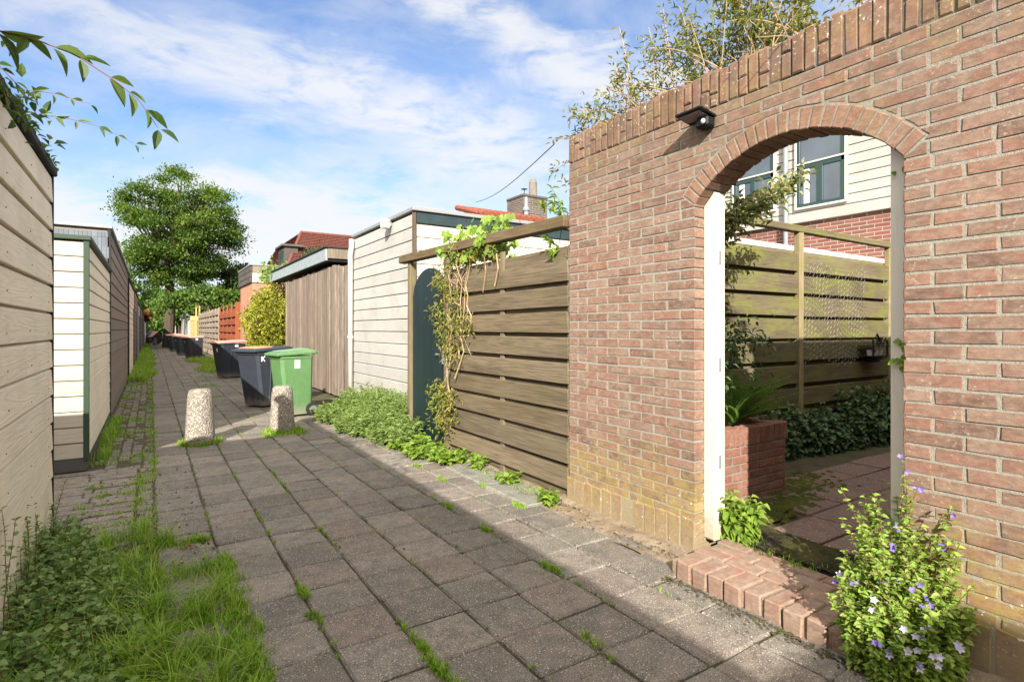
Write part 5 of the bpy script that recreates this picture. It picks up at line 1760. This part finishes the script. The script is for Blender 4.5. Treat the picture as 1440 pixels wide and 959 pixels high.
# ---- variegated shrub seen in the arch
def f_var(ml, ms):
    for (b, tp, n, lf) in (((3.3, 2.75, 1.9), (3.95, 2.55, 2.36), 190, .085), ((3.3, 2.7, 1.8), (3.75, 2.55, 2.22), 120, .075), ((3.4, 2.7, 2.1), (4.25, 2.55, 2.48), 230, .09), ((3.8, 2.7, 2.3), (4.55, 2.55, 2.66), 190, .085)):
        b = np.array(b); tp = np.array(tp)
        ms.tube([b, (b + tp) / 2 + [0, 0, .02], tp], .008, 6, cap=False)
        P = b + (tp - b) * RNG.uniform(.25, 1.02, n)[:, None] + RNG.normal(0, .045, (n, 3))
        ml.leaves(P, RNG.normal(0, .8, (n, 3)) + [.4, -.3, .1], np.tile([0, 0, 1.], (n, 1)) + RNG.normal(0, .4, (n, 3)), RNG.uniform(.5, 1.1, n) * lf, RNG.uniform(.010, .017, n))
plant('variegated_shrub', 'variegated evergreen shoots crossing the top of the arch opening', 'shrub', (3.1, 2.75, .6), 'lf_variegated', 'redstem', f_var)

def f_dshrub(ml, ms):
    for (c, s, n) in (((3.55, 2.85, 1.75), (.14, .12, .19), 230), ((3.6, 2.85, 1.35), (.14, .15, .09), 120), ((4.0, 2.95, 1.28), (.24, .12, .09), 200), ((4.5, 3.05, 1.30), (.12, .1, .10), 70), ((3.75, 2.85, 1.12), (.2, .12, .11), 190)):
        P = np.array(c) + RNG.normal(0, 1, (n, 3)) * s
        P[:, 1] = np.minimum(P[:, 1], 3.3)
        ml.leaves(P, RNG.normal(0, .8, (n, 3)) + [.2, -.3, -.2], np.tile([0, 0, 1.], (n, 1)) + RNG.normal(0, .4, (n, 3)), RNG.uniform(.04, .075, n), RNG.uniform(.009, .016, n))
        ms.tube([(3.3, 2.9, .6), (3.4, 2.9, 1.1), c], [.014, .010, .004], 6)
plant('evergreen_shrub', 'dark evergreen shrub in the brick planter beside the sunlit door post', 'shrub', (3.3, 2.9, .6), 'lf_dark', 'redstem', f_dshrub)

# ---- fern
def f_fern(ml, ms):
    b = np.array([4.15, 2.78, .60]) - [.25, 0, 0]
    for k in range(27):
        a = RNG.uniform(0, 6.28); L = RNG.uniform(.50, .82); up = RNG.uniform(.7, 1.7)
        d_ = np.array([math.cos(a), math.sin(a), up]); d_ /= np.linalg.norm(d_)
        t = np.linspace(0, 1, 26)[:, None]
        pts = b + d_ * L * t + np.array([math.cos(a) * .12, math.sin(a) * .12, -.22]) * L * t ** 2.2
        ms.tube(pts[::4], .0025, 4, cap=False)
        tg = unit(np.gradient(pts, axis=0))
        sd_ = unit(np.cross(tg, [0, 0, 1.]))
        for s_ in (-1, 1):
            w_ = .11 * np.sin(np.pi * np.clip(t[:, 0] * .9 + .1, 0, 1)) ** .8
            ml.leaves(pts[4:], sd_[4:] * s_ + tg[4:] * .35, np.tile([0, 0, 1.], (22, 1)), w_[4:] * .62 + .008, .0036, droop=.2)
plant('fern', 'bright green fern growing in the red brick planter', 'fern', (3.9, 2.78, .6), 'lf_fern', 'stem', f_fern)

# ---- ivy hedge along the garden fence
def f_hedge(ml, ms):
    P = np.c_[RNG.uniform(4.30, 8.2, 330), np.zeros(330), np.full(330, .08)]
    yf = np.interp(P[:, 0], [4.3, 5.4, 6.7, 8.2], [3.05, 3.12, 2.92, 2.75])
    P[:, 1] = yf + RNG.uniform(0, 1, 330) * (3.36 - yf)
    hh = np.interp(P[:, 0], [4.3, 5.1, 5.7, 6.3, 6.9, 7.4, 8.2], [.62, .66, .70, .66, .86, .74, .8]) * RNG.uniform(.5, 1.08, 330) * (.45 + .55 * (P[:, 1] - yf) / (3.36 - yf))
    stems(ml, ms, P, hh * .85, .28, .075, .036, 9, 3, up=-.1, curve=.3, start=.05, droop=.35)
plant('ivy_hedge', 'dense dark ivy growing along the foot of the mossy garden fence', 'ivy', (6.2, 3.1, .08), 'lf_dark', 'stem', f_hedge)
for (loc, n, sc, lab) in (((2.90, 1.145, 1.27), 16, 1.0, 'ivy sprig halfway up the shaded door post'), ((2.88, 1.13, 2.08), 4, .8, 'tiny ivy shoot at the top of the shaded door post')):
    ml, ms = MB(), MB()
    c = np.array(loc)
    P = c + RNG.normal(0, 1, (n, 3)) * [.02, .016, .045 * sc]
    P[:, 0] = np.minimum(P[:, 0], 2.87)
    ml.leaves(P, RNG.normal(0, .5, (n, 3)) + [-.4, .3, -.4], np.tile([-.8, 0, .5], (n, 1)), RNG.uniform(.03, .05, n) * sc, RNG.uniform(.012, .018, n) * sc)
    o = ml.build('ivy_sprig', 'lf_bright', base=loc)
    tag(o, lab, 'ivy', 'ivy sprigs on the right door post')


# ---- tall yellow-green shrub between the silvery shed and the brick outbuilding
def f_yel(ml, ms):
    n = 5200
    d_ = rand_dirs(n)
    r_ = RNG.random(n) ** .28
    lump = 1 + .14 * np.sin(d_[:, 0] * 7 + 1) * np.sin(d_[:, 2] * 8) + .1 * np.sin(d_[:, 1] * 11)
    P = np.array([3.15, 18.6, 1.38]) + d_ * (r_ * lump)[:, None] * [.78, 1.35, 1.42]
    P = P[P[:, 2] > .05]
    n = len(P)
    ml.leaves(P, RNG.normal(0, 1, (n, 3)) + [-.3, -.3, -.1], np.tile([0, 0, 1.], (n, 1)) + RNG.normal(0, .5, (n, 3)), RNG.uniform(.10, .17, n), RNG.uniform(.022, .036, n))
    for k in range(9):
        a = RNG.uniform(0, 6.28)
        ms.tube([(3.15, 18.6, 0), (3.15 + .2 * math.cos(a), 18.6 + .3 * math.sin(a), .8), (3.15 + .5 * math.cos(a), 18.6 + .8 * math.sin(a), 2.1)], [.03, .02, .008], 6)
plant('laurel_shrub', 'yellow green laurel shrub between the silvery shed and the orange brick outbuilding', 'shrub', (3.15, 18.6, 0), 'lf_yellow', 'bark', f_yel)

def f_rooftop(ml, ms):
    n = 420
    P = np.c_[RNG.uniform(2.95, 3.7, n), RNG.uniform(17.6, 19.9, n), 2.95 + np.abs(RNG.normal(0, .22, n))]
    ml.leaves(P, RNG.normal(0, 1, (n, 3)), np.tile([0, 0, 1.], (n, 1)) + RNG.normal(0, .5, (n, 3)), RNG.uniform(.10, .2, n), RNG.uniform(.03, .05, n))
    ms.tube([(3.4, 18.9, 2.0), (3.3, 18.8, 3.1)], .015, 5)
plant('climbing_rose', 'fresh green climber over the far end of the silvery shed roof', 'climber', (3.3, 18.8, 2.0), 'lf_weed', 'bark', f_rooftop)


# ================================================================== TREES
def tree(name, label, base, height, crown_c, crown_r, nclump, nleaf, leaf, leafmat, trunk_r, seed, limbs=14, flat=.45, clump=1.0, group='trees beyond the alley'):
    rs = np.random.default_rng(seed)
    t = thing(name, base, label, 'tree', group)
    base = np.array(base, float); cc = base + np.array(crown_c); cr = np.array(crown_r)
    mt = MB(); ml = MB()
    fork = base + np.array([0, 0, crown_c[2] - crown_r[2] * .55])
    mt.tube([base, base * .5 + fork * .5 + rs.normal(0, .1, 3) * [1, 1, 0], fork, cc + [0, 0, cr[2] * .3], cc + [0, 0, cr[2] * .75]], [trunk_r, trunk_r * .8, trunk_r * .65, trunk_r * .3, trunk_r * .08], 10)
    # clumps spread through the crown
    C = []
    while len(C) < nclump:
        p = rs.uniform(-1, 1, 3)
        rr = np.linalg.norm(p)
        if rr > 1 or rr < .25 or p[2] < -.85:
            continue
        if rs.random() > rr ** 1.3:
            continue
        prof = 1.0 if p[2] > -.2 else 1.0 - .35 * (-.2 - p[2])
        C.append(p * [prof, prof, 1])
    C = np.array(C)
    for k in rs.choice(len(C), min(limbs * 3, len(C)), replace=False):
        tip = cc + C[k] * cr
        s0 = fork + (cc - fork) * rs.uniform(0, 1) * np.array([1, 1, 1])
        mid = s0 * .5 + tip * .5 + rs.normal(0, .25, 3) + [0, 0, .3]
        tt = np.linspace(0, 1, 7)[:, None]
        pts = s0 * (1 - tt) ** 2 + 2 * mid * tt * (1 - tt) + tip * tt ** 2
        mt.tube(pts, np.linspace(trunk_r * .28, trunk_r * .04, 7), 6, cap=False)
    for c in C:
        n = int(nleaf * rs.uniform(.6, 1.4))
        sp = rs.uniform(.7, 1.3) * clump
        P = cc + c * cr + rs.normal(0, 1, (n, 3)) * np.array([sp, sp, sp * flat]) * .55
        D = rs.normal(0, 1, (n, 3)) + [0, 0, -.25]
        N_ = np.tile([0, 0, 1.], (n, 1)) + rs.normal(0, .45, (n, 3))
        r0 = rs.uniform(.2, .8)
        ml.leaves(P, D, N_, leaf * rs.uniform(.7, 1.3, n), leaf * .34, rnd=np.clip(rs.normal(r0, .22, n), 0, 1), simple=True, droop=.1)
    mt.build('trunk', 'bark', t)
    ml.build('crown', leafmat, t)
    return t


tree('maple_tree', 'big round crowned tree rising over the end of the alley', (1.1, 50, 0), 14, (.70, 0, 8.9), (4.35, 4.4, 4.9), 235, 230, .20, 'lf_tree', .42, 3, limbs=26, flat=.46, clump=.74)
tree('evergreen_tree', 'dark ivy clad evergreen below the right side of the big crown', (6.3, 51, 0), 6, (0, 0, 4.6), (1.7, 1.7, 2.0), 60, 150, .26, 'lf_conifer', .25, 4, flat=.7, clump=.6)
tree('shrub_tree', 'light green spreading shrub tree below the big crown over the right sheds', (3.5, 44.8, 0), 5, (0, 2, 3.35), (2.4, 2.2, 1.15), 70, 130, .24, 'lf_far', .12, 5, flat=.35, clump=.75)
tree('shrub_tree', 'light green bushy tree beside the trunk of the big crown', (1.9, 58, 0), 5, (0, 0, 3.3), (1.5, 2.2, 1.5), 55, 120, .26, 'lf_far', .12, 6, flat=.4, clump=.7)
tree('ivy_column', 'dark conifer beside the dormer of the distant tiled house', (6.6, 27.5, 0), 5, (0, 0, 4.1), (.55, .55, 1.35), 40, 90, .14, 'lf_conifer', .1, 8, flat=.9, clump=.4)
for i, (x, y, z, r_, lab) in enumerate([(-2.2, 112, 5.2, 4.5, 'pale far tree behind the left row of sheds'), (1.6, 120, 4.6, 4.6, 'far tree closing the end of the alley'), (4.6, 104, 3.8, 3.4, 'far bushy tree on the right of the alley end'), (-5.6, 104, 6.8, 3.0, 'taller slim far tree beyond the left sheds'), (.2, 108, 3.0, 2.6, 'low far bush right at the alley end'), (9.5, 118, 5.0, 5.0, 'wide far tree behind the right hand sheds')]):
    tree('far_tree', lab, (x, y, 0), 8, (0, 0, z), (r_, r_, z * .82), 85, 110, .55, 'lf_far', .25, 20 + i, flat=.5, clump=1.3)
rb = MB()
n = 260
P = np.c_[RNG.normal(-.25, .15, n), RNG.normal(59, .4, n), RNG.normal(2.6, .28, n)]
P = np.c_[RNG.normal(-.25, .12, n), RNG.normal(59, .25, n), RNG.normal(2.6, .2, n)]
rb.leaves(P, RNG.normal(0, 1, (n, 3)), np.tile([0, 0, 1.], (n, 1)), .34, .12)
tag(rb.build('red_climber', 'lf_red', base=(-.3, 59, 2)), 'red leaved climber over the far left shed roof', 'climber')

# birch twigs behind the sheds on the left
bt = thing('bare_tree', (-6.5, 22, 0), 'thin bare twigged tree behind the low cream shed', 'tree')
q = MB()
q.tube([(-6.5, 22, 0), (-6.4, 22, 3), (-6.3, 22, 5.4)], [.07, .05, .02], 6)
for k in range(60):
    z = RNG.uniform(2.8, 5.3); a = RNG.uniform(0, 6.28); L = RNG.uniform(.4, .9)
    p = np.array([-6.4, 22, z]); d_ = np.array([math.cos(a), math.sin(a), .8])
    q.tube([p, p + d_ * L * .5, p + d_ * L + [0, 0, .2]], [.012, .008, .004], 4, cap=False)
q.build('branches', 'bark', bt)


# ================================================================== GRASS
gr = MB()
def blades(P, hmin, hmax, wd=.0028, lean=.6):
    n = len(P)
    if n == 0:
        return
    h = RNG.uniform(hmin, hmax, n)
    a = RNG.uniform(0, 6.28, n)
    ln = np.stack([np.cos(a), np.sin(a), np.zeros(n)], 1) * (h * lean * RNG.uniform(.1, 1.2, n))[:, None]
    sdv = np.stack([-np.sin(a), np.cos(a), np.zeros(n)], 1)
    up = np.stack([np.zeros(n), np.zeros(n), h], 1)
    w_ = wd * RNG.uniform(.7, 1.4, n)[:, None]
    rows = [P - sdv * w_, P + sdv * w_, P + up * .55 + ln * .3 + sdv * w_ * .8, P + up * .55 + ln * .3 - sdv * w_ * .8, P + up * .88 + ln]
    V = np.stack(rows, 1).reshape(-1, 3)
    o = np.arange(n)[:, None] * 5
    gr.add(V, [o + np.array([[0, 1, 2, 3]]), o + np.array([[3, 2, 4]])], 0, np.repeat(np.clip(RNG.normal(.45, .25, n), 0, 1), 5))


def tufts(C, per, spread, hmin, hmax, wd=.0026, lean=.8):
    P = np.repeat(C, per, 0)
    P = P + RNG.normal(0, 1, P.shape) * [spread, spread, 0]
    blades(P, hmin, hmax, wd, lean)


def vnoise(P, s, seed=0):
    return np.sin(P[:, 0] * s + seed) * np.sin(P[:, 1] * s * 1.3 + seed * 2) + .5 * np.sin(P[:, 0] * s * 2.7 + 1 + seed) * np.sin(P[:, 1] * s * 2.3)


# near left patch
C = scatter(2600, -.52, .33, 1.7, 4.5)
d0 = (C[:, 0] + .05) * 1.1 - np.clip((4.2 - C[:, 1]) * .32, 0, .9)
C = C[(d0 + .36 * vnoise(C, 9) < .0) & (vnoise(C, 15, 3) < .55)]
tufts(C[:470], 13, .022, .025, .10)
tufts(C[470:640], 30, .010, .07, .17, .0022, 1.5)
tufts(C[640:700], 9, .03, .10, .20, .0016, 1.2)
# strips growing along the joints near the patch
C = np.c_[RNG.normal(.347, .030, 150), RNG.uniform(2.05, 3.75, 150), np.zeros(150)]
tufts(C, 14, .016, .025, .075)
for (y_, x0, x1) in ((4.14, -.1, .34), (2.98, .03, .33), (2.66, .03, .36), (2.35, .03, .4)):
    C = np.c_[RNG.uniform(x0, x1, 46), RNG.normal(y_, .012, 46), np.zeros(46)]
    tufts(C, 12, .012, .015, .05)
# joints of the paving
for c in range(9):
    xl = PX0 + c * PP
    wgt = {0: 150, 1: 90, 2: 120, 3: 210, 6: 120, 5: 60, 4: 70, 7: 40}.get(c, 30)
    C = np.c_[RNG.normal(xl, .005, wgt), 1.3 + 16 * RNG.random(wgt) ** 1.5, np.zeros(wgt)]
    C = C[np.sin(C[:, 1] * 4.1 + c * 1.7) + .6 * np.sin(C[:, 1] * 9.7 + c) > .15]
    tufts(C, 11, .009, .008, .032, .002)
for (x_, y_, n) in ((.98, 2.06, 26), (.665, 3.05, 16), (.66, 2.72, 8), (.99, 1.83, 26), (.98, 2.2, 14), (.985, 1.6, 14), (.70, 1.98, 10), (.42, 2.03, 10), (1.93, 3.25, 14), (1.93, 2.55, 18), (1.62, 1.85, 8), (1.93, 3.9, 10), (2.24, 4.6, 8), (2.4, 3.6, 18), (2.62, 3.5, 14), (2.45, 4.2, 16), (2.26, 5.2, 10)):
    C = np.c_[RNG.normal(x_, .012, n), RNG.normal(y_, .05, n), np.zeros(n)]
    tufts(C, 14, .010, .012, .042, .002)
# round the bollards
for (bx, by) in ((.50, 7.66), (1.485, 7.95)):
    a = RNG.uniform(0, 6.28, 70)
    C = np.c_[bx + .19 * np.cos(a), by + .19 * np.sin(a), np.zeros(70)]
    tufts(C, 10, .03, .03, .10, .003)
C = scatter(120, 1.2, 1.75, 7.6, 7.9); tufts(C, 6, .03, .02, .07, .003)
# clinker strip and the sheds' feet
C = scatter(500, -.52, .03, 6.6, 18.4)
C = C[vnoise(C, 3.1, 2) > .25]; tufts(C, 12, .03, .015, .06, .003)
C = np.c_[RNG.uniform(-.5, -.36, 70), RNG.uniform(7.2, 10.3, 70), np.zeros(70)]; tufts(C, 14, .03, .04, .16, .003)
C = np.c_[RNG.normal(.02, .02, 120), RNG.uniform(4.4, 18, 120), np.zeros(120)]; tufts(C, 10, .02, .01, .05, .003)
for y_ in (4.5, 4.65, 4.8, 5.1, 5.4, 5.7, 6.0):
    C = np.c_[RNG.uniform(-.5, .0, 16), RNG.normal(y_, .02, 16), np.zeros(16)]; tufts(C, 9, .015, .01, .04, .0025)
C = np.c_[RNG.normal(-.08, .03, 60), RNG.uniform(4.3, 6.4, 60), np.zeros(60)]; tufts(C, 10, .02, .01, .045, .0025)
# far left verge
C = scatter(2400, -.48, .10, 17.6, 36); C = C[C[:, 0] < .02 + .12 * np.sin(C[:, 1] * 1.3)]
tufts(C, 9, .05, .06, .20, .006)
C = scatter(700, -.48, -.1, 36, 60); tufts(C, 7, .08, .08, .22, .012)
# right verge by the bins
C = scatter(1100, 1.25, 2.7, 19.5, 29.5); C = C[(C[:, 0] > 1.55 + .25 * np.sin(C[:, 1] * 1.1)) & (vnoise(C, 1.3, 4) > -.35)]
tufts(C, 9, .06, .05, .20, .006)
C = np.c_[RNG.normal(1.3, .25, 160), RNG.uniform(12, 20, 160), np.zeros(160)]; tufts(C[vnoise(C, 2) > .2], 8, .05, .015, .06, .004)
# wall foot, garden
C = np.c_[RNG.uniform(2.58, 2.78, 60), RNG.uniform(3.5, 5.5, 60), np.zeros(60)]; tufts(C, 8, .02, .02, .08, .003)
C = np.c_[RNG.uniform(2.94, 3.02, 40), RNG.uniform(1.2, 2.1, 40), np.full(40, .09)]; tufts(C, 7, .015, .01, .04, .002)
tag(gr.build('grass', 'grass'), kind='stuff')

# moss creeping over the joints and in the garden corner
ms_ = MB()
def moss_patch(cx, cy, rx, ry, z, n, h=.012):
    P = np.c_[cx + RNG.normal(0, rx, n), cy + RNG.normal(0, ry, n)]
    for (x, y) in P:
        r_ = RNG.uniform(.012, .035)
        k = 7
        a = np.linspace(0, 6.28, k, endpoint=False)
        rr = r_ * RNG.uniform(.7, 1.3, k)
        V = np.concatenate([np.c_[x + rr * np.cos(a), y + rr * np.sin(a), np.full(k, z)], np.c_[x + rr * .6 * np.cos(a), y + rr * .6 * np.sin(a), np.full(k, z + h * .7)], [[x, y, z + h]]])
        j = np.arange(k); j2 = (j + 1) % k
        ms_.add(V, [np.stack([j, j2, k + j2, k + j], 1), np.stack([k + j, k + j2, np.full(k, 2 * k)], 1)])
moss_patch(3.85, 2.32, .17, .07, .098, 240)
moss_patch(4.35, 2.50, .22, .10, .098, 220)
moss_patch(3.45, 2.30, .10, .08, .095, 150)
moss_patch(4.75, 2.62, .2, .06, .098, 60)
moss_patch(3.6, 2.42, .2, .03, .095, 120)
tag(ms_.build('moss', 'moss', smooth=True), kind='stuff')

# grey stone slabs at the fence foot
for i, (y0, y1, x1_, lab) in enumerate(((3.52, 4.18, 2.79, 'grey stone slab at the fence foot next to the arched wall'), (4.20, 4.98, 2.79, 'grey stone slab at the middle of the brown fence'), (5.55, 6.02, 2.75, 'weedy grey stone slab before the green gate'))):
    q = MB(); q.box((2.43 + .02 * i, y0, -.04), (x1_, y1, .022 + .004 * i), .010, jit=.006)
    tag(q.build('stone_slab', 'slab', base=(2.6, (y0 + y1) / 2, 0)), lab, 'paving slab', 'grey stone slabs by the brown fence')

q = MB()
for k in range(1500):
    if k < 800:
        x, y = 2.74 - abs(RNG.normal(0, .07)), RNG.uniform(.9, 3.46)
        if x > 2.44 and y < 2.12:
            x = 2.43 - abs(RNG.normal(0, .035))
    elif k < 1150:
        x, y = RNG.uniform(-.5, 2.5), RNG.uniform(1.5, 9)
        x = PX0 + PP * round((x - PX0) / PP) + RNG.normal(0, .012)
    else:
        x, y = RNG.uniform(-.5, .4), RNG.uniform(2.2, 6.8)
    r_ = RNG.uniform(.0015, .0055)
    q.box((x - r_, y - r_ * 1.6, .002), (x + r_, y + r_ * 1.6, .002 + r_ * 1.2), .001, 0, rot=np.array(Matrix.Rotation(RNG.uniform(0, 3), 3, 'Z')), jit=r_ * .3)
tag(q.build('crumbs_of_earth', 'soil'), kind='stuff')
q = MB()
n = 190
P = np.c_[RNG.uniform(-.5, .42, n), RNG.uniform(2.0, 5.0, n), RNG.uniform(.006, .03, n)]
P2 = np.c_[2.74 - np.abs(RNG.normal(0, .09, 90)), RNG.uniform(2.2, 5.4, 90), np.full(90, .028)]
P = np.concatenate([P, P2]); n = len(P)
q.leaves(P, RNG.normal(0, 1, (n, 3)) * [1, 1, .15], np.tile([0, 0, 1.], (n, 1)) + RNG.normal(0, .3, (n, 3)), RNG.uniform(.012, .04, n), RNG.uniform(.002, .008, n))
tag(q.build('leaf_litter', 'lf_dry'), kind='stuff')
# litter: dry leaves
for (x, y, m, lab) in ((.175, 4.02, 'lf_red', 'single dry reddish leaf lying on the paving near the grass'),):
    q = MB(); q.leaves(np.array([[x, y, .012]]), np.array([[1, .5, .1]]), np.array([[0, 0, 1.]]), .07, .018)
    tag(q.build('fallen_leaf', m, base=(x, y, .012)), lab, 'leaf')
for o in bpy.data.objects:
    if '_b' in o:
        del o['_b']
